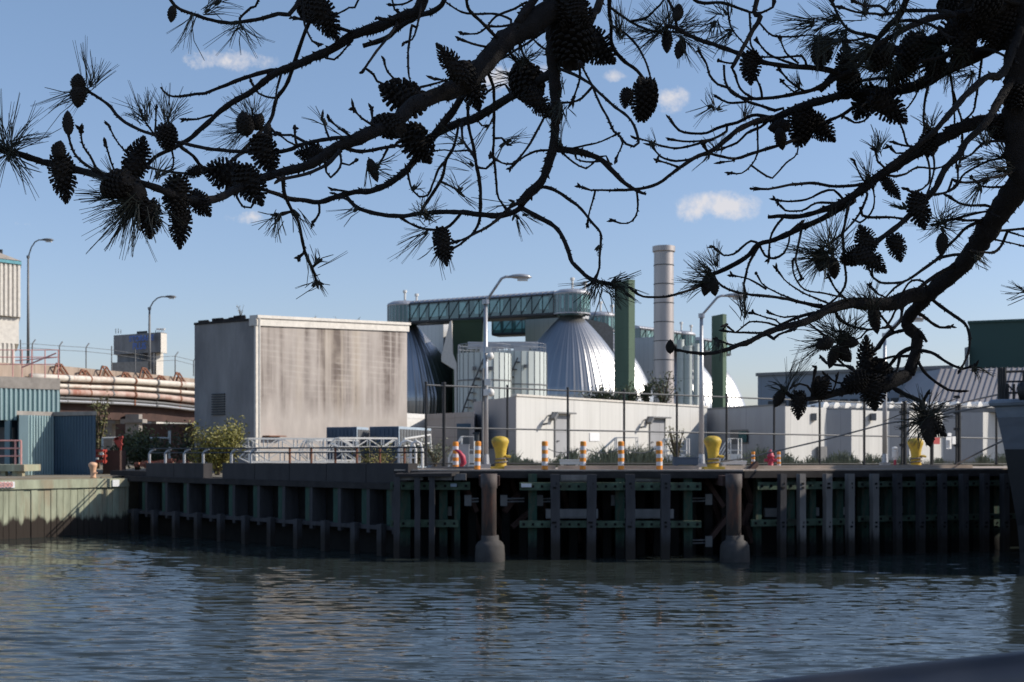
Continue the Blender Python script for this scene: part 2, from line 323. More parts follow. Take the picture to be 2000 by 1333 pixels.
def water_mesh():
    """real ripples over the reach one can see, flat water (a few cm lower) beyond it"""
    rs = np.random.RandomState(5); ny, nx = 760, 860
    Yr = 21.5*np.exp(np.linspace(0, math.log(74/21.5), ny)); tx = np.linspace(-.50, .50, nx)
    YY = np.repeat(Yr[:, None], nx, 1); XX = tx[None, :]*YY; H = np.zeros_like(XX)
    def fld(n, l0, l1, seed):
        r2 = np.random.RandomState(seed); o = np.zeros_like(XX)
        for k in range(n):
            l_ = l0*(l1/l0)**r2.rand(); th = math.radians(90+r2.randn()*60); kk = 2*math.pi/l_; o += np.sin(kk*(XX*math.cos(th)+YY*math.sin(th))+r2.rand()*6.28)
        return o/math.sqrt(n/2)
    p1 = 1.0+.22*np.tanh(fld(7, 6, 22, 3)*1.2); p2 = .95+.25*np.tanh(fld(9, 2.5, 8, 9))
    for k in range(60):
        l_ = .13*(1.0/.13)**rs.rand(); th = math.radians(87+rs.randn()*13); kk = 2*math.pi/l_; A = .0125*l_**.9*SLOPE
        H += A*np.sin(kk*(XX*math.cos(th)+YY*math.sin(th))+rs.rand()*6.28+.6*np.sin(XX*.21*rs.randn()+YY*.13*rs.randn()))*(p1 if l_ > .7 else p1*p2)
    V = np.stack([XX, YY, H], -1).reshape(-1, 3); i0 = (np.arange(ny-1)[:, None]*nx+np.arange(nx-1)[None, :]).reshape(-1)
    Fq = np.stack([i0, i0+1, i0+nx+1, i0+nx], -1); nv = len(V)
    V = np.concatenate([V, [(-400,-60,-.12),(400,-60,-.12),(400,140,-.12),(-400,140,-.12)]]); Fq = np.concatenate([Fq, [(nv, nv+1, nv+2, nv+3)]])
    me = bpy.data.meshes.new('river_water'); me.vertices.add(len(V)); me.vertices.foreach_set('co', V.astype(np.float32).ravel())
    me.loops.add(Fq.size); me.loops.foreach_set('vertex_index', Fq.astype(np.int32).ravel()); me.polygons.add(len(Fq)); me.polygons.foreach_set('loop_start', np.arange(0, Fq.size, 4, dtype=np.int32))
    try: me.polygons.foreach_set('loop_total', np.full(len(Fq), 4, dtype=np.int32))
    except Exception: pass
    me.polygons.foreach_set('use_smooth', np.ones(len(Fq), dtype=bool)); me.update(calc_edges=True); me.validate(); me.materials.append(water_mat())
    o = bpy.data.objects.new('river_water', me); COL.objects.link(o); o['kind'] = 'structure'
SLOPE = .235
water_mesh()
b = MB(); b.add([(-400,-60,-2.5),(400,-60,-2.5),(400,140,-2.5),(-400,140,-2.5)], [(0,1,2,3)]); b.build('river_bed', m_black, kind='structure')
# quay lines seen from above
LA, LB = XY(250, 70), XY(770, 54.3)           # oblique left quay
CA, CB = XY(770, 53.9), XY(1452, 53.0)        # pier front
RA, RB = XY(1452, 53.6), XY(2250, 60.5)       # right quay
TA, TB = XY(-260, 60), XY(250, 70)          # timber bulkhead
ZL, ZP = 2.95, 3.55
def off(a, bb, d):
    v = Vector((bb[0]-a[0], bb[1]-a[1], 0)).normalized(); return (-v.y*d, v.x*d)
land = MB()
nb = [TA, TB, (LB[0]-.1, LB[1]+3)]
land.prism([(-3000, TA[1]+.6), (TA[0], TA[1]+.6), (TB[0]+.1, TB[1]+2.6), on_line(760, (LA[0], LA[1]+3), (LB[0], LB[1]+3)), (LB[0]+.6, 58.5), (RB[0], 66), (3000, 66), (4000, 4500), (-4000, 4500)], -1.5, [ZL, ZL, ZL, ZL, 3.3, 3.3, 3.3, 3.3, 3.3])
land.build('ground', m_ground, kind='structure')
b = MB(); b.box(-60, 60, -40, 1.75, -1.5, 2.66); b.build('near_bank', m_ground, kind='structure')
# haze-free day: no haze volume
# ================================================================== eggs, bridges and the plant behind
def base3(px, Y, z=3.3): x, y = XY(px, Y); return (x, y, z)
EGG = [(113,-60),(116,-100),(118,-128),(117,-112)]
prof_px = [(96,0),(107,40),(114,70),(118,100),(116,116),(111,130),(101,154),(85,186),(71,207),(54,228),(36,248),(22,262),(19,268)]
def egg(px, Y, label, k=1.0):
    s = Y/F*(306*1.0/ Y*Y/306)  # metres per pixel at the reference distance
    s = 306/F*k
    o = thing('digester_egg', label, 'digester tank', base3(px, Y), 'egg-shaped steel digesters')
    x, y = XY(px, Y); mb = MB()
    pr = [(r*s, max(3.3, 4.28+h*s)) for r, h in prof_px]; pr[0] = (96*s, 2.0)
    # smooth interpolation of the profile
    pp = []
    for i in range(len(pr)-1):
        p0, p1, p2, p3 = pr[max(i-1,0)], pr[i], pr[i+1], pr[min(i+2, len(pr)-1)]
        for t in (0, .34, .67):
            pp.append(tuple(.5*((2*p1[j])+(-p0[j]+p2[j])*t+(2*p0[j]-5*p1[j]+4*p2[j]-p3[j])*t*t+(-p0[j]+3*p1[j]-3*p2[j]+p3[j])*t**3) for j in (0,1)))
    pp.append(pr[-1])
    mb.smooth = False
    mb.lathe((x, y), pp, n=192, rf=lambda kk, r, z: (1.008 if kk % 4 == 0 else (1.002 if kk % 4 == 2 else 1.0)))
    mb.build('shell', m_steel, o)
    n = MB(); n.lathe((x, y), [(19*s, pr[-1][1]-.1), (24*s, pr[-1][1]+.5), (27*s, pr[-1][1]+.9)], n=32); n.build('neck', m_frame, o)
    return o
E2 = egg(1115, 306, 'large silvery egg-shaped digester right of the round tanks, with a fluted lit side')
E1 = egg(790, 330, 'shaded blue-grey digester egg rising behind the right edge of the concrete block', k=1.02)
E3 = egg(1172, 340, 'bright digester egg showing between the tall green pillar and the chimney')
E4 = egg(1322, 394, 'bright digester egg left of the smaller green pillar, behind the white silo pipes')
E5 = egg(1371, 418, 'rightmost digester egg, a bright curve right of the smaller green pillar')
E6 = egg(852, 358, 'digester egg mostly hidden in the gap behind the leftmost egg')
def skybridge(pa, Ya, pb, Yb, label, k=1.0, ends=(1,1), z0=None, z1=None):
    s = 306/F; A = Vector(XY(pa, Ya)); B = Vector(XY(pb, Yb)); d = (B-A).normalized(); nn = Vector((d.y, -d.x)); w = 2.6
    z0 = z0 or 4.28+268*s; z1 = z1 or 4.28+314*s; zm = z1-.9
    o = thing('glazed_skybridge', label, 'skybridge', (A.x, A.y, z0), 'glazed bridges between the eggs')
    L_ = (B-A).length; ins = 3.4
    P_ = lambda t, sd, z: (A.x+d.x*t+nn.x*sd, A.y+d.y*t+nn.y*sd, z)
    g = MB(); g.prism([P_(ins, -w+.3, 0)[:2], P_(L_-ins, -w+.3, 0)[:2], P_(L_-ins, w, 0)[:2], P_(ins, w, 0)[:2]], z0+.35, zm); g2 = g; g.cm = 1
    t = ins+.5
    while t < L_-ins-3:
        if rnd.random() < .62:
            wd = rnd.uniform(1.4, 3.2); h0 = rnd.uniform(.5, 1.4)
            a, b_ = P_(t, w+.03, 0), P_(min(t+wd, L_-ins), w+.03, 0)
            g2.add([(a[0],a[1],z0+.9+h0*.3),(b_[0],b_[1],z0+.9+h0*.3),(b_[0],b_[1],zm-.5),(a[0],a[1],zm-.5)], [(0,1,2,3)])
        t += rnd.uniform(2, 4)
    g2.build('glazing', [m_glass, m_glassl], o)
    f = MB(); k_ = int((L_-2*ins)/2.7); q = (L_-2*ins)/k_
    for i in range(k_+1):
        a = P_(ins+q*i, w+.08, z0); f.beam(a, (a[0], a[1], zm), .16)
        if i < k_: f.beam(P_(ins+q*i, w+.1, z0+.3), P_(ins+q*(i+1), w+.1, zm-.1), .13)
    f.beam(P_(ins, w+.1, z0+.1), P_(L_-ins, w+.1, z0+.1), .45); f.beam(P_(ins, w+.1, zm), P_(L_-ins, w+.1, zm), .35)
    f.beam(P_(ins, 0, z0-.1), P_(L_-ins, 0, z0-.1), 2*w-.2, .5)
    f.build('truss_frame', m_frame, o)
    r = MB()
    for i in range(k_*2):
        t0 = ins+i*q/2; t1 = t0+q/2*.82
        ring = [(w*math.cos(a)*1.02, zm+.1+1.0*math.sin(a)) for a in [math.pi*j/6 for j in range(7)]]
        vs = [P_(t0, a, z) for a, z in ring]+[P_(t1, a, z) for a, z in ring]
        r.add(vs, [(j, j+1, 8+j, 7+j) for j in range(6)]+[tuple(range(7)), tuple(reversed(range(7, 14)))])
    r.build('ribbed_roof', m_roofm, o)
    for e, C_, px in ((0, A, pa), (1, B, pb)):
        if not ends[e]: continue
        pod = MB(); pod.lathe(C_, [(3.1, z0-.5), (4.1, z0+.1), (4.2, z0+.2), (4.2, zm-.2)], n=28); pn = pod; pod.cm = 1
        for j in range(28):
            if rnd.random() < .4:
                a = 2*math.pi*(j+.12)/28; a2 = 2*math.pi*(j+.8)/28
                pn.add([(C_.x+4.23*math.cos(a), C_.y+4.23*math.sin(a), z0+1), (C_.x+4.23*math.cos(a2), C_.y+4.23*math.sin(a2), z0+1), (C_.x+4.23*math.cos(a2), C_.y+4.23*math.sin(a2), zm-.6), (C_.x+4.23*math.cos(a), C_.y+4.23*math.sin(a), zm-.6)], [(0,1,2,3)])
        pd = pod.build('glass_pod', [m_glass, m_glassl], o)
        fr = MB()
        for j in range(28):
            a = 2*math.pi*j/28; c_ = (C_.x+4.24*math.cos(a), C_.y+4.24*math.sin(a)); fr.beam((c_[0], c_[1], z0), (c_[0], c_[1], zm), .10)
        fr.build('mullions', m_galv, pd)
        rf = MB(); rf.lathe(C_, [(4.3, zm-.2), (4.35, zm+.1), (4.1, zm+.5), (3.0, zm+1.0)], n=28); rf.lathe(C_, [(4.3, z0-.15), (4.3, z0+.12)], n=28); rf.build('roof_ring', m_roofm, o)
        for dx in (-.9, 2.0):
            v = MB(); v.lathe((C_.x+dx+1, C_.y), [(.28, zm+.8), (.28, zm+3.0-dx*.3)], n=8); v.lathe((C_.x+dx+1, C_.y), [(.5, zm+3.0-dx*.3), (.5, zm+3.6-dx*.3)], n=8); v.build('vent_pipe', m_wpaint, o)
    return o
skybridge(790, 330, 1117, 306, 'long teal glazed bridge over the two front eggs, seen above the round tanks')
s_ = 306/F
skybridge(945, 352, 1172, 340, 'teal glazed bridge behind the front one, running to the tall green pillar', ends=(0,1), z0=4.28+255*s_*1.02, z1=4.28+300*s_)
skybridge(1222, 372, 1330, 394, 'small distant glazed bridge passing behind the chimney', ends=(0,1), z0=4.28+262*s_, z1=4.28+300*s_)
skybridge(1352, 408, 1420, 430, 'farthest short glazed bridge touching the smaller green pillar', ends=(0,0), z0=4.28+262*s_, z1=4.28+298*s_)
def block(name, label, cat, foot, pyt, Yt, z0=3.0, m=None, ptop='roof_edge', mtop=None, group=None, wn='wall'):
    """plain tower: foot [(px,Y)...]; top height from pixel row pyt at Yt"""
    pts = [XY(*p) for p in foot]; zt = ZZ(pyt, Yt)
    o = thing(name, label, cat, (pts[0][0], pts[0][1], z0), group)
    w = MB(); w.prism(pts, z0, zt); w.build(wn, m, o)
    cx = sum(p[0] for p in pts)/len(pts); cy = sum(p[1] for p in pts)/len(pts)
    e = MB(); e.prism([(cx+(p[0]-cx)*1.012, cy+(p[1]-cy)*1.012) for p in pts], zt+.003, zt+.35); e.build(ptop, mtop or m, o)
    return o
def jnt(o, pts, z0, z1, n, axis_m, name='panel_joint'):
    mb = MB()
    for i in range(1, n):
        z = z0+(z1-z0)*i/n; a, b_ = pts
        v = Vector((b_[0]-a[0], b_[1]-a[1])).normalized(); q = (v.y*.03, -v.x*.03)
        mb.beam((a[0]+q[0], a[1]+q[1], z), (b_[0]+q[0], b_[1]+q[1], z), .06)
    mb.build(name, axis_m, o)
t1 = block('green_stair_tower', 'tall narrow green pillar between two silver eggs', 'tower', [(1200,282),(1228,276),(1240,277.2),(1214,284)], 549, 276, m=m_green)
t2 = block('green_stair_tower', 'shorter green pillar in front of the two rightmost eggs', 'tower', [(1390,370),(1412,364),(1419,365.2),(1398,372)], 616, 364, m=m_green)
t3 = block('green_stair_tower', 'broad dark green tower under the long glazed bridge, behind the round tanks', 'tower', [(884,316),(941,314),(953,345),(900,347)], 628, 315, m=m_green3)
t4 = block('stair_enclosure', 'grey clad enclosure under the left end of the glazed bridge', 'building', [(812,345),(866,336),(884,339),(826,350)], 629, 336, m=m_steel2)
t5 = block('stair_enclosure', 'grey clad enclosure left of the fluted silver egg', 'building', [(1026,326),(1120,318),(1150,324),(1050,332)], 618, 320, m=m_steel2)
t7 = block('grey_screen_wall', 'pale vertical-slatted screen wall left of the chimney, behind an egg', 'building', [(1240,360),(1278,356),(1290,362),(1250,368)], 662, 358, m=m_steel2)
# flared concrete fins
def fin(name, label, prof, Y, th, m):
    mb = MB(); n = len(prof); v0 = [P(x, y, Y) for x, y in prof]; v1 = [v+Vector((0, th, 0)) for v in v0]
    mb.add(v0+v1, [tuple(reversed(range(n))), tuple(range(n, 2*n))]+[(i, (i+1) % n, n+(i+1) % n, n+i) for i in range(n)])
    return mb.build(name, m, None, loc=P(prof[0][0], 880, Y), label=label, category='buttress')
fin('concrete_fin', 'flared pale concrete fin beside the shaded left egg', [(878,629),(882,626),(884,690),(893,714),(893,900),(889,900),(887,722),(862,706),(862,696)], 309, 3.5, m_coping)
fin('concrete_fin', 'brownish flared concrete fin right of the fluted egg, left of the tall green pillar', [(1142,622),(1185,632),(1198,642),(1199,900),(1160,900),(1160,660)], 318, 6, m_conc3)
fin('concrete_fin', 'small dark flared fin left of the smaller green pillar', [(1348,672),(1372,684),(1390,690),(1390,900),(1360,900),(1356,700)], 402, 5, m_conc3)
# chimney
o = thing('steel_chimney', 'tall round grey steel chimney with banded sections and a wide cap', 'chimney', base3(1296.5, 260))
x, y = XY(1296.5, 260); zt = ZZ(482, 260); r0 = 19.6*260/F
mb = MB(); mb.smooth = True; mb.lathe((x, y), [(r0*1.06, 3), (r0*1.03, 12), (r0, 24), (r0*.98, zt-.1)], n=40, cap=False); mb.build('flue', m_chim, o)
bn = MB()
for i in range(1, 9):
    z = 4.28+(882-482-37*i)*.1; bn.lathe((x, y), [(r0*1.03, z-.07), (r0*1.03, z+.07)], n=40)
bn.build('band', m_frame, o)
cp = MB(); cp.lathe((x, y), [(r0*1.08, zt-1.1), (r0*1.13, zt-1.0), (r0*1.13, zt), (r0*.85, zt+.02)], n=40); cp.build('cap', m_chim, o)
for px, w_, ty, sd in ((1329, 7, 664, 'left'), (1344, 9, 676, 'middle'), (1360, 6, 672, 'right')):
    mb = MB(); x, y = XY(px, 300); mb.smooth = True; mb.lathe((x, y), [(w_*300/F, 3), (w_*300/F, ZZ(ty, 300))], n=20, cap=False); 
    mb.smooth = False; mb.lathe((x, y), [(w_*300/F*1.08, ZZ(ty, 300)-.3), (w_*300/F*1.08, ZZ(ty, 300))], n=20)
    mb.build('silo_pipe', m_tank, None, loc=(x, y, 3), label={'left':'pale vertical silo pipe just right of the chimney','middle':'widest of the pale silo pipes, between two slimmer ones','right':'slim pale silo pipe nearest the right-hand eggs'}[sd], category='silo', group='silo pipes beside the chimney')
# round tanks
def tank(px, Y, rpx, pyt, label):
    x, y = XY(px, Y); r = rpx*Y/F; zt = ZZ(pyt, Y)
    o = thing('storage_tank', label, 'tank', (x, y, 3.3), 'round pale tanks')
    mb = MB(); mb.lathe((x, y), [(r, 3), (r, zt)], n=26); mb.build('shell', m_tank, o)
    rb = MB()
    for j in range(26):
        a = 2*math.pi*j/26; rb.beam((x+(r+.03)*math.cos(a), y+(r+.03)*math.sin(a), 3.2), (x+(r+.03)*math.cos(a), y+(r+.03)*math.sin(a), zt), .05)
    for z in (8.0, 12.2): rb.lathe((x, y), [(r+.07, z-.06), (r+.07, z+.06)], n=26, cap=False)
    rb.build('seam_ribs', m_dgalv, o)
    rl = MB()
    for j in range(30):
        a = 2*math.pi*j/30; q = (x+(r-.1)*math.cos(a), y+(r-.1)*math.sin(a)); rl.beam((q[0], q[1], zt), (q[0], q[1], zt+1.0), .06)
    for z in (.55, 1.0):
        pts = [(x+(r-.1)*math.cos(2*math.pi*j/30), y+(r-.1)*math.sin(2*math.pi*j/30), zt+z) for j in range(31)]; rl.tube(pts, .035, 4)
    rl.build('railing', m_galv, o)
    st = MB()
    for j in range(14):
        a = R(205+j*5); z = 3.5+j*(zt-4)/14
        st.beam((x+(r+.1)*math.cos(a), y+(r+.1)*math.sin(a), z), (x+(r+.9)*math.cos(a), y+(r+.9)*math.sin(a), z), .5, .12)
    pts = [(x+(r+.9)*math.cos(R(205+j*5)), y+(r+.9)*math.sin(R(205+j*5)), 3.5+j*(zt-4)/14+.5) for j in range(14)]; st.tube(pts, .09, 4)
    st.build('spiral_stair', m_frame, o)
    for a in (250, 285):
        h = MB()
        for i in range(3): h.box(x+(r+.0)*math.cos(R(a))-.2, x+r*math.cos(R(a))+.2, y+r*math.sin(R(a))-.25, y+r*math.sin(R(a)), zt-2.0-i*3.6, zt-1.6-i*3.6)
        h.build('vent_box', m_dgalv, o)
    tp = MB(); tp.box(x-r*.6, x+r*.7, y-1, y-.4, zt+.5, zt+1.3); tp.box(x-.5, x+1.4, y-r*.5, y-r*.3, zt+.1, zt+.9); tp.build('roof_walkway', m_roofm, o)
    return o
tank(946, 150, 53, 692, 'left one of the two round tanks, partly behind the nearest lamp post')
tank(1011, 160, 57, 690, 'right one of the two round tanks, touching the fluted silver egg')
# ================================================================== concrete block building
o = thing('concrete_block_building', 'big windowless stained concrete block with a white coping and a shaded grey side', 'building', base3(500, 78, 2.9))
Ck, Rk, Lk = XY(500, 78), XY(795, 92), XY(380, 81)
bk = (Lk[0]+(Rk[0]-Ck[0]), Lk[1]+(Rk[1]-Ck[1])); zt = ZZ(626, 78)
zR = ZZ(639, 92)
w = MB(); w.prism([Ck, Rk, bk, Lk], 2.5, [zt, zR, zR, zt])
# face material split: right face gets streaked board-marked concrete, the others a darker grey with their shade painted in
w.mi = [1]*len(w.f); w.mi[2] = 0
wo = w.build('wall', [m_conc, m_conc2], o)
cpg = MB(); d = Vector((Rk[0]-Ck[0], Rk[1]-Ck[1])).normalized(); nn = Vector((d.y, -d.x))
def along(t, s, z): return (Ck[0]+d.x*t+nn.x*s, Ck[1]+d.y*t+nn.y*s, z)
L_ = (Vector(Rk)-Vector(Ck)).length
cpg.prism([along(-.15,.12,0)[:2], along(L_+.1,.12,0)[:2], along(L_+.1,-.4,0)[:2], along(-.15,-.4,0)[:2]], [zt-.32, zR-.32, zR-.32, zt-.32], [zt+.12, zR+.12, zR+.12, zt+.12])
cpg.prism([along(-.1,.22,0)[:2], along(L_+.15,.22,0)[:2], along(L_+.15,-.4,0)[:2], along(-.1,-.4,0)[:2]], [zt+.123, zR+.123, zR+.123, zt+.123], [zt+.30, zR+.30, zR+.30, zt+.30])
cpg.prism([along(-.12,.06,0)[:2], along(.22,.06,0)[:2], along(.22,-.05,0)[:2], along(-.12,-.05,0)[:2]], 2.9, zt-.33)
cpg.build('coping', m_coping, o)
ct = MB(); dl = Vector((Lk[0]-Ck[0], Lk[1]-Ck[1])).normalized(); nl = Vector((-dl.y, dl.x)); LL = (Vector(Lk)-Vector(Ck)).length
def al2(t, s, z): return (Ck[0]+dl.x*t+nl.x*s, Ck[1]+dl.y*t+nl.y*s, z)
if nl.y > 0: nl = -nl
ct.prism([al2(.2,.06,0)[:2], al2(LL,.06,0)[:2], al2(LL,-.3,0)[:2], al2(.2,-.3,0)[:2]], zt+.003, zt+.14)
for i in range(7): q = rnd.uniform(.8, LL-.8); ct.prism([al2(q,.05,0)[:2], al2(q+rnd.uniform(.4,1.0),.05,0)[:2], al2(q+.6,-.6,0)[:2]], zt+.14, zt+rnd.uniform(.2,.45))
ct.build('torn_roofing', m_deckf, o)
lv = MB(); q0, q1 = LL*.49, LL*.70; zl0, zl1 = ZZ(811, 80), ZZ(767, 80)
for i in range(9): z = zl0+(zl1-zl0)*i/9; lv.prism([al2(q0,.10,0)[:2], al2(q1,.10,0)[:2], al2(q1,-.02,0)[:2], al2(q0,-.02,0)[:2]], z, z+(zl1-zl0)/9*.45)
lv.build('louvre', m_frame, o)
lg = MB(); lg.prism([along(.6,.5,0)[:2], along(2.2,.5,0)[:2], along(2.2,0.02,0)[:2], along(.6,0.02,0)[:2]], ZZ(853,78.5), ZZ(851,78.5)); lg.build('ledge', m_rust, o)
dn = MB(); dn.tube([along(-.03,.28,zt+.1), along(-.03,.28,3)], .07, 6); dn.build('downpipe', m_coping, o)
# ================================================================== white building with two doors
def wallpts(a, b_): return Vector((b_[0]-a[0], b_[1]-a[1])).normalized()
WA, WB, WC = XY(1008, 82), XY(1381, 103.5), XY(925, 92)
o = thing('white_panel_building', 'long low white panelled building with two doors behind the fence', 'building', (WA[0], WA[1], 3.3))
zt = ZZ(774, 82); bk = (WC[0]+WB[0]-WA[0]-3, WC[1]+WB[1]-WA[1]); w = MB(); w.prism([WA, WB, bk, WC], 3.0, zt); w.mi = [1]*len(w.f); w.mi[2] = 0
w.build('wall', [m_whiteR, m_greyshade], o)  # faces away from the sun painted grey for their shade
d = wallpts(WA, WB); nn = Vector((d.y, -d.x))
def aw(t, s, z=0): return (WA[0]+d.x*t+nn.x*s, WA[1]+d.y*t+nn.y*s, z)
LW = (Vector(WB)-Vector(WA)).length
c_ = MB(); c_.prism([aw(-.05,.08)[:2], aw(LW+.05,.08)[:2], aw(LW+.05,-.3)[:2], aw(-.05,-.3)[:2]], zt+.003, zt+.13); c_.build('parapet_cap', m_coping, o)
def tpx(px):
    x, y = on_line(px, WA, WB); return (Vector((x, y))-Vector(WA)).length
for (pl, pr_, py_) in ((1084,1110,812), (1269,1297,820)):
    a, b_ = tpx(pl), tpx(pr_); Yd = on_line(pl, WA, WB)[1]; zd = ZZ(py_, Yd)
    dr = MB(); dr.prism([aw(a,.03)[:2], aw(b_,.03)[:2], aw(b_,-.02)[:2], aw(a,-.02)[:2]], 3.9, zd); ob = dr.build('door', m_greyshade, o)
    fr = MB(); fr.prism([aw(a-.12,.07)[:2], aw(a,.07)[:2], aw(a,-.01)[:2], aw(a-.12,-.01)[:2]], 3.9, zd+.1); fr.prism([aw(b_,.07)[:2], aw(b_+.12,.07)[:2], aw(b_+.12,-.01)[:2], aw(b_,-.01)[:2]], 3.9, zd+.1)
    fr.prism([aw(a-.35,.45)[:2], aw(b_+.3,.45)[:2], aw(b_+.3,-.01)[:2], aw(a-.35,-.01)[:2]], zd+.12, zd+.22); fr.build('door_frame', m_dgalv, ob)
    hn = MB(); hn.beam(aw(a+.15,.1,4.95), aw(a+.35,.1,4.95), .06); hn.build('handle', m_frame, ob)
    lp = MB(); lp.beam(aw(a-.9,.05,zd-.05), aw(a-.9,.7,zd+.1), .09); lp.beam(aw(a-.45,.05,zd-.15), aw(a-.45,.35,zd-.15), .28, .35); lp.beam(aw(a-.95,.7,zd+.08), aw(a-1.5,.8,zd-.28), .30, .20); lp.build('wall_lamp', m_dgalv, o)
    cam_ = MB(); cam_.beam(aw(a-1.5,.06,zd-.6), aw(a-1.5,.4,zd-.55), .12); cam_.build('wall_bracket', m_dgalv, o)
sg = MB(); a = tpx(1151); b_ = tpx(1170); Yd = on_line(1151, WA, WB)[1]; sg.prism([aw(a,.05)[:2], aw(b_,.05)[:2], aw(b_,0)[:2], aw(a,0)[:2]], ZZ(862, Yd), ZZ(846, Yd)); sg.build('notice_board', m_signw, o)
# stairs railings in front of the doors
def steprail(px0, px1, Y, label, flip=False, py=(864, 905), topw=.6, s=1):
    mb = MB(); zb = 3.4; a = P(px0, 905, Y); b_ = P(px1, 905, Y); z1 = ZZ(py[0], Y); zlow = ZZ(893, Y)
    lo, hi = (a, b_) if not flip else (b_, a); dx = hi.x-lo.x; k = lo.x+dx*.5
    for yy in (0, 1.2):
        mb.tube([(lo.x, Y+yy, zb), (lo.x, Y+yy, zlow), (k, Y+yy, z1), (hi.x, Y+yy, z1), (hi.x, Y+yy, zb)], .045, 6)
        mb.tube([(lo.x, Y+yy, zb+.05), (k, Y+yy, (z1+zb)/2+.1), (hi.x, Y+yy, (z1+zb)/2+.1)], .035, 6)
        mb.tube([(k, Y+yy, zb), (k, Y+yy, z1)], .04, 6)
    mb.box(min(k, hi.x), max(k, hi.x), Y-.05, Y+1.25, zb, (z1+zb)/2-.15)
    return mb.build('stair_railing', m_wpaint, None, loc=(lo.x, Y, zb), label=label, category='railing', group='white stair railings by the doors')
steprail(876, 926, 76, 'white stair railing beside the leftmost striped posts', py=(853,905))
steprail(1162, 1246, 80, 'white stair railing in front of the wall notice, between striped posts', py=(855,905))
steprail(1258, 1346, 84, 'white stair railing below the right-hand door with a small tree beside it', py=(858,905))
steprail(1406, 1448, 86, 'white stair railing under the dark window, right of the yellow bollard', py=(857,905))
# ================================================================== grey extension and sawtooth building
GA, GB = XY(1381, 104.5), XY(1534, 94.2)
o = thing('grey_extension', 'shaded grey panelled building with a square window', 'building', (GA[0], GA[1], 3.3))
zt = ZZ(797, 100); w = MB(); w.prism([GA, GB, (GB[0]+2, GB[1]+14), (GA[0]+2, GA[1]+14)], 3.0, zt); w.build('wall', m_greyshade, o)
c_ = MB(); c_.prism([(GA[0]-.02, GA[1]-.12), (GB[0], GB[1]-.12), (GB[0], GB[1]+.3), (GA[0]-.02, GA[1]+.3)], zt+.003, zt+.12); c_.build('parapet_cap', m_dgalv, o)
wx0, wx1 = on_line(1426, GA, GB), on_line(1461, GA, GB); zw0, zw1 = ZZ(868, 101), ZZ(840, 101)
fr = MB(); fr.prism([(wx0[0], wx0[1]-.10), (wx1[0], wx1[1]-.10), (wx1[0], wx1[1]+.05), (wx0[0], wx0[1]+.05)], zw0, zw1); wo = fr.build('window', m_dgalv, o)
pn = MB(); g = .14
pn.prism([(wx0[0]+g, wx0[1]-.14), (wx1[0]-g, wx1[1]-.14), (wx1[0]-g, wx1[1]-.09), (wx0[0]+g, wx0[1]-.09)], zw0+g, zw1-g); pn.build('pane', m_glass, wo)
o = thing('sawtooth_building', 'row of angled white wall bays, alternately lit and shaded, under a scalloped metal canopy', 'building', base3(1534, 96))
bays = [(1534,94),(1614,97),(1663,96.9),(1737,100),(1776,99.9),(1842,103),(1920,102.9),(1985,106),(2080,105.9),(2180,110),(2300,109.9)]
zt = 7.3
for i in range(len(bays)-1):
    a, b_ = XY(*bays[i]), XY(*bays[i+1]); w = MB(); w.prism([a, b_, (b_[0], 125), (a[0], 125)], 3.0, zt+(.16 if i < 1 else 0)); w.build('wall_bay', m_whiteR if i % 2 == 0 else m_greyshade, o)  # every second white bay painted grey to hold its shade
can = MB(); x0 = XY(1605, 104)[0]; Yc = 103.6; zt += .28
wv = .86
for i in range(34):
    xa = x0+i*wv; ring = [(xa+wv*.40*(1-math.cos(math.pi*j/6)), zt+.06+.55*math.sin(math.pi*j/6)) for j in range(7)]
    v0 = [(q[0], Yc+(q[0]-xa)*1.1, q[1]) for q in ring]; v1 = [(q[0]+.5, Yc+9, q[1]) for q in ring]
    can.add(v0+v1, [(j, 7+j, 8+j, j+1) for j in range(6)]+[tuple(reversed(range(7))), tuple(range(7, 14))])
can.build('scalloped_canopy', m_wpaint, o)
fs = MB(); fs.box(x0, x0+34*wv, Yc-.2, Yc+9, zt-.25, zt+.06); fs.box(x0, x0+34*wv, Yc+4, Yc+4.3, zt+.063, zt+.42); fs.build('canopy_edge', m_dgalv, o)
for px, Y in ((1587,96.3),(1703,98.6)):
    x, y = XY(px, Y); lt = MB(); lt.box(x-.18, x+.18, y-.55, y-.15, ZZ(822,Y)+.0, ZZ(808,Y)); lt.box(x-.1, x+.1, y-.15, y+.4, ZZ(818,Y), ZZ(812,Y)); lt.build('wall_lamp', m_dgalv, o)
st_ = MB(); a, b_ = on_line(1596, XY(1534,94), XY(1614,97)), on_line(1613, XY(1534,94), XY(1614,97)); st_.prism([(a[0], a[1]-.4), (b_[0], b_[1]-.4), (b_[0], b_[1]), (a[0], a[1])], 3.2, ZZ(873, 101)); st_.build('utility_cabinet', m_dgalv, o)
# papers and red notice
for (a, b_, y0, y1, m_, lab) in ((1848,1862,853,877,m_signw,'larger blank white paper notice on the shaded wall bay at right'), (1860,1869,853,868,m_signw,'small white paper notice overlapping the larger one'), (1851,1861,846,852,m_signw,'smallest white paper strip above the other paper notices'), (1823,1840,855,868,m_signr,'red notice board hanging on the fence beside the paper notices')):
    Y = 70.5 if m_ is m_signw else 69.8
    p0, p1 = P(a, y1, Y), P(b_, y0, Y); s_b = MB(); s_b.prism([(p0.x,Y),(p1.x,Y+(p1.x-p0.x)*.8),(p1.x,Y+.03+(p1.x-p0.x)*.8),(p0.x,Y+.03)], p0.z, p1.z)
    s_b.build('notice_sign', m_, None, loc=(p0.x, Y, p0.z), label=lab, category='sign')
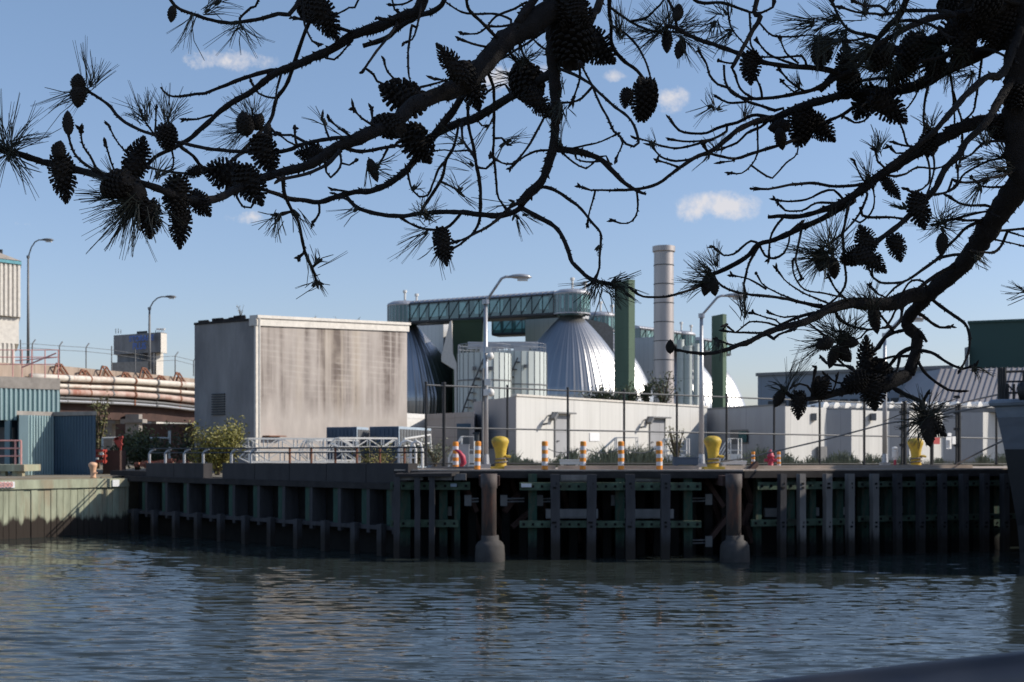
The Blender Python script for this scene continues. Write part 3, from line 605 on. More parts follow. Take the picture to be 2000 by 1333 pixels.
# ================================================================== right-hand sheds
o = thing('blue_grey_warehouse', 'wide blue-grey warehouse behind the low white bays', 'building', base3(1480, 178))
A_, B_ = XY(1480, 176), XY(1860, 160); zt = ZZ(735, 176)
w = MB(); w.prism([A_, B_, (B_[0]+40, B_[1]+60), XY(1483, 236)], 3, zt); w.build('wall', m_warehouse, o)
c_ = MB(); c_.prism([(A_[0]-.2, A_[1]-.3), (B_[0], B_[1]-.3), (B_[0], B_[1]+.5), (A_[0]-.2, A_[1]+.5)], zt+.003, zt+.4); c_.build('roof_edge', m_dgalv, o)
for i in range(16):
    sb = MB(); a, b_ = on_line(1500+i*20, A_, B_), on_line(1515+i*20, A_, B_); sb.prism([(a[0], a[1]-.15), (b_[0], b_[1]-.15), (b_[0], b_[1]+.1), (a[0], a[1]+.1)], ZZ(797,165), ZZ(778,165)); sb.build('window', m_frame, o)
o = thing('sloped_roof_shed', 'shed with a steep mauve-grey standing-seam roof', 'building', base3(1815, 140))
pts = [P(1808,800,140), P(2200,800,140), P(2215,716,153), P(1838,721,153)]
w = MB(); w.add(pts+[p+Vector((0,12,0)) for p in pts], [(0,1,2,3),(3,2,6,7),(0,3,7,4),(1,5,6,2),(4,7,6,5),(0,4,5,1)]); w.build('roof', m_seam, o)
sm = MB()
for i in range(36):
    t = i/35; a = pts[0].lerp(pts[1], t); b_ = pts[3].lerp(pts[2], t); sm.beam(a+Vector((0,-.1,.05)), b_+Vector((0,-.1,.05)), .09, .12)
sm.build('standing_seams', m_seamd, o)
w = MB(); w.box(pts[0].x+.2, pts[1].x, 140.3, 150, 3, pts[0].z-.05); w.build('wall', m_greyshade, o)
block('dark_green_hall', 'huge dark green windowless hall behind the sloped roof', 'building', [(1893,205),(2400,190),(2400,240),(1912,245)], 632, 205, m=m_green2)
block('grey_stair_box', 'narrow grey box against the left side of the dark green hall', 'building', [(1884,206),(1892,204),(1892,212),(1886,213)], 683, 205, m=m_dgalv)
# ================================================================== low things between block and white building
block('white_trailer', 'low white trailer roof right of the concrete block', 'trailer', [(790,94),(832,97),(832,102),(780,102)], 817, 94, m=m_wpaint)
o = block('low_grey_annex', 'low shaded grey annex left of the white building', 'building', [(833,92),(926,86),(930,96),(840,99)], 818, 90, m=m_greyshade)
w = MB(); w.box(*[XY(890,85)[0], XY(924,85)[0], 86.4, 87.2], ZZ(835,85), ZZ(827,85)); w.build('awning', m_blue2, o)
w = MB(); w.box(*[XY(892,86)[0], XY(922,86)[0], 86.6, 87.4], 3.3, ZZ(836,85)); w.build('door', m_dgalv, o)
def container(pl, pc, pr_, Yc, Yl, Yr, pyt, label, mb_=m_container2):
    a, c_, r_ = XY(pl, Yl), XY(pc, Yc), XY(pr_, Yr); zt = ZZ(pyt, Yc); o = thing('shipping_container', label, 'container', (c_[0], c_[1], 3.2), 'shipping containers by the concrete block')
    w = MB(); w.prism([c_, r_, (r_[0]+a[0]-c_[0], r_[1]+a[1]-c_[1]), a], 3.2, zt); w.build('body', m_container2, o)
    k = MB(); k.prism([(c_[0]-.02, c_[1]-.02), (c_[0], c_[1]+.05), (a[0]+.05, a[1]+.02), (a[0], a[1]-.05)], 3.25, zt-.02); k.corr(a, (c_[0]-.02, c_[1]-.03), 3.4, zt-.15, .28, .07); k.build('shaded_end', m_container, o)  # end in shade painted navy, a dark copy of the pale blue
    k = MB(); k.corr(c_, r_, 3.4, zt-.15, .55, .10); k.build('ribs', m_dgalv, o)
container(638, 697, 720, 76.2, 77.5, 79, 834, 'blue ribbed container with a dark shaded end, the left one of the pair')
container(722, 779, 842, 76, 77.2, 83, 833, 'container with a shaded dark end and lit pale blue ribbed side, right one of the pair')
# roof plants
def twiggy(name, px, py, Y, h, label, n=14, m=m_leafo, cat='plant', spread=.5, zb=None, leaf=.05, nl=10, group=None):
    b0 = P(px, py, Y); 
    if zb is not None: b0.z = zb
    o = thing(name, label, cat, b0, group); st = MB(); lf = MB()
    for i in range(n):
        a = rnd.uniform(0, 6.28); e = rnd.uniform(.2, 1)*spread*h; hh = h*rnd.uniform(.5, 1)
        pts = [b0+Vector((math.cos(a)*e*t*t, math.sin(a)*e*t*t, hh*t)) for t in (0,.35,.7,1)]; st.tube(pts, [.02*h**.5*(1-t*.7) for t in (0,.35,.7,1)], 4, False)
        for j in range(nl):
            t = rnd.uniform(.3, 1.0); i0 = min(2, int(t*3)); p = pts[i0].lerp(pts[i0+1], t*3-i0 if t < 1 else 1)
            p = p+Vector([rnd.gauss(0, leaf*1.6) for _ in range(3)]); u_ = Vector([rnd.gauss(0,1) for _ in range(3)]).normalized()*leaf*rnd.uniform(.6,1.5); v_ = Vector([rnd.gauss(0,1) for _ in range(3)]).normalized()*leaf*.5
            lf.add([p-u_, p+v_, p+u_, p-v_], [(0,1,2,3)])
    st.build('stems', m_stem, o); lf.build('leaves', m, o); return o
twiggy('roof_sapling', 470, 626, 80, 1.0, 'thin pale sapling growing on the roof of the concrete block', n=7, m=m_straw, spread=.35, leaf=.04, nl=8)
for i, (px, py, lab) in enumerate([(615,630,'short dry weed on the middle of the white coping'), (657,632,'taller dry weed on the white coping, right of the middle'), (700,634,'small dry weed near the right end of the white coping')]):
    twiggy('roof_weed', px, py-1, 78+(px-500)*.0475+.3, .5, lab, n=5, m=m_straw, spread=.3, leaf=.03, nl=4)
def bush(name, px, pyb, Y, w_, h, label, m, n=900, leaf=.14, cat='bush', zb=None, droop=0, group=None, ang=0):
    b0 = P(px, pyb, Y)
    if zb is not None: b0.z = zb
    o = thing(name, label, cat, b0, group); st = MB(); lf = MB(); tips = []
    for i in range(9):
        a = rnd.uniform(0, 6.28); rr = w_*.5*rnd.uniform(.3, 1); hh = h*rnd.uniform(.55, 1)
        pts = [b0+Vector((math.cos(a)*rr*t, math.sin(a)*rr*t*.8, hh*(t**.7) - droop*h*t**3)) for t in (0,.25,.5,.75,1)]
        st.tube(pts, [.05*h**.5*(1-.8*t) for t in (0,.25,.5,.75,1)], 5, False); tips.append(pts)
    for i in range(n):
        pts = rnd.choice(tips); t = rnd.uniform(.12, 1)**.8; k = min(3, int(t*4)); p = pts[k].lerp(pts[k+1], min(1, t*4-k))
        p = p+Vector([rnd.gauss(0, w_*.085) for _ in range(3)])
        if p.z < b0.z+.05: p.z = b0.z+rnd.uniform(.05,.5)
        u_ = Vector([rnd.gauss(0,1) for _ in range(3)]).normalized()*leaf*rnd.uniform(.6,1.4); v_ = Vector([rnd.gauss(0,1) for _ in range(3)]).normalized()*leaf*.6
        lf.add([p-u_, p+v_, p+u_, p-v_], [(0,1,2,3)])
    st.build('stems', m_stem, o); lf.build('leaves', m, o); return o
for px, h, w_, lab in ((1160,1.0,2.2,'small dark shrub showing over the white roofline near the fluted egg'), (1192,1.1,2.2,'second dark shrub over the roofline, left of the tall green pillar'), (1232,1.2,2.4,'low dark shrub at the foot of the tall green pillar'), (1262,1.6,.9,'slim dark shrub just left of the chimney foot'), (1296,2.4,2.6,'large dark green shrub in front of the chimney foot')):
    bush('shrub', px, 800, 118, w_*1.3, h+1.0, lab, m_leafd, n=500, leaf=.13, zb=ZZ(802,118), group='shrubs behind the white roofline')
# ================================================================== left side: tower, sheds, bridge
o = thing('white_tower_building', 'tall cream ribbed tower at the left edge with a teal cornice and grey roof', 'building', base3(-20, 120, 2.9))
A_, B_ = XY(-140, 114), XY(40, 121)
def twr(A_, B_, z0, z1, name, m, corr=False):
    w = MB(); w.prism([A_, B_, XY(1000+B_[0]/B_[1]*F-5, B_[1]+9), (A_[0]-4.5, A_[1]+9)], z0, z1)
    if corr: w.corr(A_, B_, z0, z1, .42, .14, .7)
    return w.build(name, m, o)
twr(A_, B_, ZZ(620,121), ZZ(518,121), 'upper_cladding', m_coping, True)
A2, B2 = XY(-140, 114.5), XY(37, 121.2); twr(A2, B2, ZZ(672,121), ZZ(620,121)-.003, 'plain_band', m_coping)
A3, B3 = XY(-140, 114.5), XY(29, 121); twr(A3, B3, 2.8, ZZ(672,121)-.003, 'lower_cladding', m_coping, True)
A4, B4 = XY(-142, 113.6), XY(42, 120.8); twr(A4, B4, ZZ(518,121)+.003, ZZ(512,121), 'cornice', m_teal)
rf = MB(); z = ZZ(511,121); rf.add([(A4[0],A4[1],z),(B4[0],B4[1],z),(B4[0]-3.6,B4[1]+9,z),(A4[0]-4.5,A4[1]+9,z),(B4[0]-5.5,B4[1]+4,z+1.3),(A4[0]+2,A4[1]+4,z+1.3)], [(0,1,4,5),(1,2,4),(2,3,5,4),(3,0,5),(3,2,1,0)]); rf.build('roof', m_conc3, o)
sv = MB(); sv.lathe((B4[0]-3.0, B4[1]+3), [(.15, z+.2), (.15, z+1.5)], n=8); sv.build('roof_vent', m_frame, o)
# large blue corrugated shed
o = thing('blue_corrugated_shed', 'larger pale blue corrugated shed with a grey concrete parapet at the left edge', 'shed', base3(0, 82, 2.9))
A_, B_ = XY(-120, 79), XY(117, 84); zt = ZZ(762, 84)
BB = XY(112, 92); w = MB(); w.prism([A_, B_, BB, (A_[0]-4, A_[1]+8)], ZZ(822,83), zt); w.build('wall', m_blued, o)
w = MB(); w.corr(A_, B_, ZZ(822,83), zt, .29, .07, .62); w.build('ribs', m_blue, o)
w = MB(); w.prism([(A_[0], A_[1]-.1), (B_[0]+.05, B_[1]-.1), (BB[0]+.05, BB[1]), (A_[0]-4, A_[1]+8)], zt+.003, ZZ(740,84)); w.build('parapet', m_conc3, o)
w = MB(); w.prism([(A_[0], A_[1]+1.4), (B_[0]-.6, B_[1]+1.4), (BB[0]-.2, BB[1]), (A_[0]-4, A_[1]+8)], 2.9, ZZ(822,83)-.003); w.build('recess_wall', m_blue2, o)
w = MB(); q = XY(14, 81.6)
for px in (14, 40): q = on_line(px, A_, B_); w = MB(); w.prism([(q[0]-.16, q[1]), (q[0]+.16, q[1]), (q[0]+.16, q[1]+.3), (q[0]-.16, q[1]+.3)], 2.9, ZZ(822,83)-.003); w.build('post', m_blue, o)
dr = MB(); q = on_line(-4, A_, B_); dr.box(q[0]-.8, q[0]+.5, q[1]+1.2, q[1]+1.5, 2.9, ZZ(835,82)); dr.build('door', m_dgalv, o)
# small shed
o = thing('blue_corrugated_shed', 'smaller blue corrugated shed behind the timber bulkhead, its right half in deep shade', 'shed', base3(105, 76, 2.8))
A_, B_, C_ = XY(38, 74), XY(105, 76.2), XY(187, 74.5); zt = ZZ(812, 75)
w = MB(); w.prism([A_, B_, XY(111.9, 84), XY(38, 83)], 2.85, zt); w.build('wall', m_blued, o)
w = MB(); w.corr((A_[0]+.5, A_[1]+.16), B_, 2.85, zt, .235, .06, .62); w.prism([(A_[0], A_[1]-.06), (A_[0]+.48, A_[1]+.08), (A_[0]+.48, A_[1]+.3), (A_[0], A_[1]+.2)], 2.85, zt-.002); w.build('ribs', m_blue, o)
w = MB(); w.prism([B_, C_, XY(182, 82.5), XY(112, 84)], 2.85, zt+.001); w.corr((B_[0]+.05, B_[1]-.02), C_, 2.85, zt, .235, .05, .5); w.build('shaded_half', m_blue2, o)  # right half turned away and painted darker, standing for a cast shadow
w = MB(); w.prism([(A_[0]-.1, A_[1]-.15), (B_[0], B_[1]-.15), (C_[0]+.1, C_[1]-.15), XY(184, 82.6), XY(36, 83)], zt+.005, ZZ(804, 75)); w.build('flat_roof', m_conc3, o)
# pink railings
def rail(name, label, pts, py_rows, posts, m, r=.035, loc=None, zb=None, cat='railing', group=None):
    """pts: [(px,Y)...]; py_rows: rows of rails; posts: px list"""
    mb = MB()
    A_, B_ = XY(*pts[0]), XY(*pts[-1])
    for row in py_rows:
        mb.tube([P(px, py, Y) for (px, Y), py in zip(pts, row)], r, 6)
    for px in posts:
        x, y = on_line(px, A_, B_); t = (px-pts[0][0])/(pts[-1][0]-pts[0][0])
        top = min(py_rows[0][0]+(py_rows[0][-1]-py_rows[0][0])*t, 2000); mb.tube([(x, y, zb), (x, y, ZZ(top, y))], r*1.1, 6)
    return mb.build(name, m, None, loc=(A_[0], A_[1], zb), label=label, category=cat, **({'group': group} if group else {}))
rail('pink_railing', 'faded pink railing on the roof terrace beside the cream tower', [(-80,86),(115,88)], [[684,684],[698,698],[712,712]], [-60,-20,25,43,62,88,114], m_pink, .035, zb=ZZ(738,86))
mb = MB(); mb.tube([P(43,718,87), P(110,690,87)], .05, 6); mb.tube([P(30,705,87), P(112,698,87)], .04, 6); mb.build('pink_stair_rail', m_pink, None, loc=P(43,738,87), label='sloping pink handrail crossing the roof terrace railing', category='railing')
rail('pink_railing', 'faded pink railing on the wooden landing at the lower left', [(-80,72),(41,72)], [[861,861],[876,876],[891,891]], [-60,-20,30,41], m_pink, .05, zb=ZZ(908,72))
o = thing('timber_landing', 'thick green-grey timber landing on short posts at the lower left', 'platform', P(0, 935, 71))
w = MB(); a, b_ = P(-120, 921, 71), P(47, 908, 71); w.box(a.x, b_.x, 71, 73.5, a.z, b_.z); w.build('beam', m_timber, o)
for px in (-60, -20, 7, 30, 40): w = MB(); q = P(px, 921, 71.3); w.box(q.x-.13, q.x+.13, 71.2, 71.6, 2.8, q.z-.003); w.build('post', m_timber, o)
# timber bulkhead
o = thing('timber_bulkhead', 'sunlit weathered green timber bulkhead at the left edge of the water', 'quay wall', (TB[0], TB[1], 0))
TL = (Vector(TB)-Vector(TA)).length; dT = (Vector(TB)-Vector(TA)).normalized(); nT = Vector((dT.y, -dT.x))
def at(t, s): return (TA[0]+dT.x*t+nT.x*s, TA[1]+dT.y*t+nT.y*s)
t = 0; pl = MB()
while t < TL:
    w_ = rnd.uniform(.28, .42); q = rnd.uniform(0, .07); pl.prism([at(t+.012, q), at(min(TL, t+w_)-.012, q), at(min(TL, t+w_)-.012, -.5), at(t+.012, -.5)], -1, 2.42); t += w_
pl.build('planks', m_timber, o)
cpb = MB(); cpb.prism([at(0,.14), at(TL,.14), at(TL,-.6), at(0,-.6)], 2.423, 2.86); cpb.build('cap_beam', m_timber, o)
q0, q1 = on_line(-14, TA, TB), on_line(25, TA, TB)
sg = MB(); sg.prism([(q0[0]+nT.x*.2, q0[1]+nT.y*.2), (q1[0]+nT.x*.2, q1[1]+nT.y*.2), (q1[0]+nT.x*.145, q1[1]+nT.y*.145), (q0[0]+nT.x*.145, q0[1]+nT.y*.145)], 2.5, 2.8); so_ = sg.build('number_plate', m_signw, o)
def text(s, size, loc, rot, m, parent, name='lettering', ext=.01, bold=0):
    cu = bpy.data.curves.new(name, 'FONT'); cu.body = s; cu.size = size; cu.extrude = ext; cu.align_x = 'CENTER'; cu.align_y = 'CENTER'; cu.offset = bold; 
    tmp = bpy.data.objects.new('tmp', cu); COL.objects.link(tmp); bpy.context.view_layer.update(); me = bpy.data.meshes.new_from_object(tmp.evaluated_get(bpy.context.evaluated_depsgraph_get())); bpy.data.objects.remove(tmp)
    me.materials.clear(); me.materials.append(m); ob = bpy.data.objects.new(name, me); COL.objects.link(ob); ob.parent = parent; ob.location = Vector(loc)-ORG[parent.name]; ob.rotation_euler = rot; return ob
qm = ((q0[0]+q1[0])/2+nT.x*.215, (q0[1]+q1[1])/2+nT.y*.215); angT = math.atan2(dT.y, dT.x)
text('0300', .36, (qm[0]+.05, qm[1], 2.65), (R(90), 0, angT), m_pink, so_, bold=.008)
wp = MB(); q0, q1 = on_line(216, TA, TB), on_line(229, TA, TB); wp.prism([(q0[0]+nT.x*.2, q0[1]+nT.y*.2), (q1[0]+nT.x*.2, q1[1]+nT.y*.2), (q1[0]+nT.x*.145, q1[1]+nT.y*.145), (q0[0]+nT.x*.145, q0[1]+nT.y*.145)], 2.45, 2.8); wp.build('white_plate', m_signw, o)
# ---- bollards
def bollard(px, Y, zb, sc, label, m, group=None, base=True):
    x, y = XY(px, Y); o = thing('mooring_bollard', label, 'bollard', (x, y, zb), group); b_ = MB(); b_.smooth = True
    pr = [(.25,0),(.235,.12),(.22,.35),(.225,.58),(.265,.80),(.335,1.0),(.365,1.08),(.36,1.16),(.30,1.25),(.18,1.31),(.02,1.33)]
    n = 28; vs = MB(); vs.smooth = True
    vs.lathe((x, y), [(r*sc, zb+.04+z*sc) for r, z in pr], n=n)
    # the head leans towards one side like a horned bollard
    for v in vs.v:
        k = max(0, (v.z-zb)/sc-.5); v.x += -.04*sc*k
    vs.build('post', m, o)
    hb = MB(); hb.lathe((x+.30*sc, y-.1), [(.07*sc, zb+.5*sc), (.07*sc, zb+.58*sc)], n=8); hb.tube([(x+.2*sc, y-.15, zb+.54*sc), (x+.42*sc, y-.15, zb+.50*sc)], .05*sc, 8); hb.build('lug', m, o)
    if group: rp_ = MB(); rp_.tube([(x+.27*sc*math.cos(t_*.5), y+.27*sc*math.sin(t_*.5), zb+.16*sc+.012*t_) for t_ in range(28)], .03, 6); rp_.build('rope_turns', m_pilel, o)
    if base: bb = MB(); bb.box(x-.42*sc, x+.42*sc, y-.42*sc, y+.42*sc, zb, zb+.10*sc); bb.build('base_plate', m, o)
    return o
bollard(978, 55.5, ZP, 1.0, 'yellow mooring bollard near the left lamp post with its base plate showing', m_yellow, 'yellow mooring bollards')
bollard(1393, 54.5, ZP, 1.0, 'yellow mooring bollard in the middle of the quay with a mooring line round it', m_yellow, 'yellow mooring bollards')
bollard(1789, 60.0, ZP, .98, 'yellow mooring bollard on the right, behind the hanging pine cone', m_yellow, 'yellow mooring bollards')
bollard(182, 68.6, 2.86, .62, 'cream mooring bollard on the timber bulkhead by the small blue shed', m_cream, None, False)
# ================================================================== elevated roadway with pipes
o = thing('elevated_roadway', 'elevated roadway with a tan parapet and dark brown girders', 'bridge', base3(250, 105, 2.9))
path = [(-200,84),(-60,90),(118,100),(200,105.2),(290,110.8),(380,117.6),(470,126),(640,145)]
def zb_at(i): return [10.1,10.4,10.7,10.72,10.72,10.7,10.7,10.7][i]
def strip(mb, d0, d1, za, zb_):
    for i in range(len(path)-1):
        a, b_ = XY(*path[i]), XY(*path[i+1]); mb.add([(a[0],a[1]+d0,zb_at(i)+za),(b_[0],b_[1]+d0,zb_at(i+1)+za),(b_[0],b_[1]+d1,zb_at(i+1)+za),(a[0],a[1]+d1,zb_at(i)+za),(a[0],a[1]+d0,zb_at(i)+zb_),(b_[0],b_[1]+d0,zb_at(i+1)+zb_),(b_[0],b_[1]+d1,zb_at(i+1)+zb_),(a[0],a[1]+d1,zb_at(i)+zb_)], [(0,3,2,1),(4,5,6,7),(0,1,5,4),(3,7,6,2)])
w = MB(); strip(w, 0, .35, -1.35, 0); w.build('parapet', m_barrier, o)
w = MB(); strip(w, .1, 9, -2.0, -1.36); w.build('deck_slab', m_conc3, o)
w = MB(); strip(w, 1.2, 1.6, -3.9, -2.01); strip(w, 4.5, 4.9, -3.9, -2.01); strip(w, 8.2, 8.6, -3.6, -2.01); w.build('girder', m_brown, o)
for px, Y in ((206,112),(258,108),(420,126)):
    w = MB(); x, y = XY(px, Y); w.prism([(x-.55,y),(x+.55,y),(x+.55,y+1),(x-.55,y+1)], 2.9, 7.3); w.prism([(x-.9,y-.2),(x+.9,y-.2),(x+.9,y+1.2),(x-.9,y+1.2)], 6.6, 6.9); w.build('column', m_conc3, o)
w = MB(); w.box(XY(150,122)[0], XY(640,122)[0], 126, 126.5, 2.9, 6.9); w.build('rear_wall', m_brown, o)
# pipes on brackets
def pp(px, py, Yoff=-.8):
    for i in range(len(path)-1):
        if path[i][0] <= px <= path[i+1][0]:
            t = (px-path[i][0])/(path[i+1][0]-path[i][0]); Y = path[i][1]+(path[i+1][1]-path[i][1])*t+Yoff; return P(px, py, Y)
def pipeline(rows, r, m, label, Yoff, nm='pipeline'):
    o2 = thing(nm, label, 'pipe', pp(118, 900, Yoff)); mb = MB(); mb.smooth = True
    pts = [pp(x, y, Yoff) for x, y in rows]; mb.tube(pts, r, 12); mb.build('pipe', m, o2)
    for k, px in enumerate(range(130, 385, 44)):
        for i in range(len(rows)-1):
            if rows[i][0] <= px <= rows[i+1][0]:
                t = (px-rows[i][0])/(rows[i+1][0]-rows[i][0]); py = rows[i][1]+(rows[i+1][1]-rows[i][1])*t; a = pp(px-1.4, py, Yoff); b_ = pp(px+1.4, py, Yoff)
                fl = MB(); fl.tube([a, b_], r*1.18, 12); fl.build('flange', m_rust if k % 2 else m_dgalv, o2)
    return o2
ex = lambda y0, y1, y2: [(60,y0-3),(118,y0),(200,y0+3),(250,y1),(320,y1+5),(380,y2),(430,y2+5)]
pipeline(ex(739,744,753), .25, m_pipe, 'thick white pipe, topmost on the roadway parapet', -.9)
pipeline(ex(754,758,768), .155, m_pipe, 'thinner white pipe, second from the top on the roadway', -.8)
pipeline(ex(766,771,783), .235, m_pipe2, 'rust-blotched thick pipe, third from the top on the roadway', -1.0)
pipeline(ex(777,783,795), .11, m_dgalv, 'slim grey conduit, upper of two under the rusty pipe', -.7)
pipeline(ex(784,789,801), .12, m_galv, 'slim light conduit, lowest on the roadway', -.7)
for k, (px, big) in enumerate(((120,1),(168,0),(208,1),(249,0),(285,1),(317,0),(350,1))):
    top = {120:712,168:724,208:717,249:729,285:720,317:735,350:729}[px]; h = 21 if big else 11; w_ = 9 if big else 6
    mb = MB(); A1, B1, C1 = pp(px, top, -.3), pp(px-w_*.7, top+h, -.3), pp(px+w_*1.5, top+h, -.3); q = Vector((0,-1.1,0))
    for a, b_ in ((A1,B1),(A1,C1),(B1,C1)): mb.beam(a, b_, .10); mb.beam(a+q, b_+q, .10)
    for a in (A1, B1, C1): mb.beam(a, a+q, .08)
    mb.beam(C1, C1+Vector((0,0,-(.6 if big else .3))), .1)
    mb.build('pipe_bracket', m_rust, None, loc=pp(px, top+30, -.3), label='rusty triangular steel bracket on the roadway parapet, '+['first from the left','second from the left, a small one','third from the left, a large one','fourth, a small one','fifth, a large one below the second lamp','sixth, a small one','last, a large one nearest the concrete block'][k], category='bracket', group='brackets along the roadway')
# roadway fence
o = thing('roadway_fence', 'thin wire fence with outward-bent posts along the top of the roadway', 'fence', pp(118, 740, 0))
tops = [(40,664,0),(63,664,1),(116,668,1),(168,671,1),(218,676,0),(264,683,0),(300,690,0),(342,688,1),(378,697,1)]
for px, ty, bent in tops:
    mb = MB(); a = pp(px, 724 if px < 200 else 735, .2); b_ = pp(px, ty+ (8 if bent else 0), .2); mb.tube([a, b_]+([pp(px+6, ty, .2)] if bent else []), .05, 5); mb.build('post', m_dgalv, o)
for dy in (0, 8):
    mb = MB(); mb.tube([pp(px, ty+8+dy*1.0, .2) for px, ty, b_ in tops], .018, 4); mb.build('wire', m_dgalv, o)
# storage tower far away
o = thing('storage_tower', 'distant grey tower block with big blue letters and antennas', 'building', base3(270, 260))
Y = 260
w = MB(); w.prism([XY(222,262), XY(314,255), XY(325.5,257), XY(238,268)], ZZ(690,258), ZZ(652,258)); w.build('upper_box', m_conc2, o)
w = MB(); w.prism([XY(314.3,254.8), XY(325.8,256.8), XY(326,258), XY(314.3,255.4)], ZZ(690,256), ZZ(652,256)+.01); w.build('lit_side', m_coping, o)  # sunlit sides put in as paler slabs on the tower
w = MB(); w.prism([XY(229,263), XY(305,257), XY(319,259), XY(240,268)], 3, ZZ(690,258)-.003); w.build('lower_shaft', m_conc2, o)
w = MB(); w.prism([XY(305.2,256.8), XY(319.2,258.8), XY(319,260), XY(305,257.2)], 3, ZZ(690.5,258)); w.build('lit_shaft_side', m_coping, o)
w = MB(); w.prism([XY(218,259), XY(296,254.5), XY(296,256), XY(218,262)], 3, ZZ(708,258)); w.build('base_block', m_conc3, o)
w = MB(); w.prism([XY(267,259), XY(288,257.5), XY(288,262), XY(267,262)], ZZ(652,258)+.003, ZZ(647,258)); w.build('roof_plant', m_frame, o)
w = MB(); w.prism([XY(272,257.6), XY(279,257.2), XY(279,257.9), XY(272,258.4)], ZZ(703,258), ZZ(690.5,258)); w.build('window', m_frame, o)
angS = math.atan2(XY(314,255)[1]-XY(222,262)[1], XY(314,255)[0]-XY(222,262)[0])
text('STORAGE', 1.55, P(276, 661.5, 256.9), (R(90), 0, angS), m_signb, o, ext=.02, bold=.035)
text('PLUS', 1.75, P(272, 677, 257.0), (R(90), 0, angS), m_signb, o, ext=.02, bold=.035)
for i, px in enumerate((226,231,236,304,308,311,316,320)):
    mb = MB(); q = P(px, 652, 258); mb.tube([q, q+Vector((0,0,rnd.uniform(.5,1.1)))], .07, 5)
    if i > 3: mb.lathe((q.x, q.y), [(.25, q.z+.7), (.3, q.z+1.0)], n=8)
    mb.build('antenna', m_wpaint if i > 3 else m_dgalv, o)
# ================================================================== lamps
def lamp(px, Y, zb, pyb, py_top, arm, label, r=.11, m=m_dgalv, head=.9, extras=False, curved=True):
    x, y = XY(px, Y); o = thing('street_lamp', label, 'street lamp', (x, y, zb)); zt = ZZ(py_top, Y)
    mb = MB(); mb.smooth = True; mb.tube([(x, y, zb), (x, y, zb+(zt-zb)*.5), (x, y, zt)], [r*1.15, r, r*.72], 10); mb.build('pole', m, o)
    a = P(px+arm[0], arm[1], Y); am = MB(); am.smooth = True
    if curved: pts = [Vector((x, y, zt)), Vector((x+(a.x-x)*.22, y, zt+(a.z-zt)*.55)), Vector((x+(a.x-x)*.48, y, zt+(a.z-zt)*.88)), Vector((x+(a.x-x)*.75, y, a.z)), a]
    else: pts = [Vector((x, y, zt)), Vector((x+(a.x-x)*.62, y, a.z-.08)), Vector((x+(a.x-x)*.78, y, a.z)), a]
    am.tube(pts, r*.5, 8); am.build('arm', m, o)
    h = MB(); h.smooth = True; hv = MB(); c_ = a
    h.tube([c_+Vector((-head*.15,0,0)), c_+Vector((head*.1,0,.03)), c_+Vector((head*.45,0,.02)), c_+Vector((head*.8,0,-.02)), c_+Vector((head,0,-.04))], [.07, .17, .24, .20, .03], 10)
    for v in h.v: v.z = c_.z+(v.z-c_.z)*.5
    ho = h.build('lamp_head', m, o)
    hv.box(c_.x+head*.3, c_.x+head*.8, c_.y-.12, c_.y+.12, c_.z-.17, c_.z-.08); hv.build('lens', m_wpaint, ho)
    bs = MB(); bs.box(x-.22, x+.22, y-.22, y+.22, zb, zb+.18); bs.lathe((x, y), [(.17, zb+.18), (.14, zb+.6)], n=10); bs.build('base', m, o)
    cl = MB(); cl.lathe((x, y), [(r*1.3, zt-.1), (r*1.3, zt+.1)], n=10); cl.build('collar', m, o)
    return o
lamp(55, 105, ZZ(722,105), 722, 502, (28, 469), 'tall curved street lamp beside the cream tower on the left', r=.10)
lamp(292, 112.5, ZZ(735,112), 735, 603, (32, 580), 'curved street lamp standing in front of the distant lettered tower', r=.11)
o = lamp(948.5, 58, ZP, 912, 590, (50, 541), 'grey street lamp with cameras on its pole, right of the striped posts', r=.115, m=m_galv, curved=False)
for i, (dy, dx, kind) in enumerate(((685,5,'box'),(697,9,'dome'),(748,4,'box'),(768,10,'dome'),(768,2,'box'))):
    q = P(948.5+dx, dy, 57.8); mb = MB()
    if kind == 'dome': mb.smooth = True; mb.lathe((q.x, q.y), [(.04,q.z-.15),(.14,q.z-.08),(.16,q.z+.03),(.12,q.z+.16),(.03,q.z+.2)], n=12); mb.build('camera_dome', m_wpaint, o)
    else: mb.box(q.x-.14, q.x+.14, q.y-.1, q.y+.1, q.z-.12, q.z+.16); mb.build('camera_box', m_wpaint, o)
mb = MB(); x, y = XY(943, 57.9); mb.tube([(x, y, ZP), (x, y, ZZ(720,58))], .06, 6); mb.build('conduit', m_dgalv, o)
lamp(1370, 61, ZP, 912, 617, (50, 578), 'grey street lamp just left of the middle yellow bollard', r=.11, m=m_galv, curved=False)
lamp(1728, 67, ZP, 915, 655, (46, 622), 'grey street lamp on the right, its head hidden among the branches', r=.11, m=m_galv, curved=False)
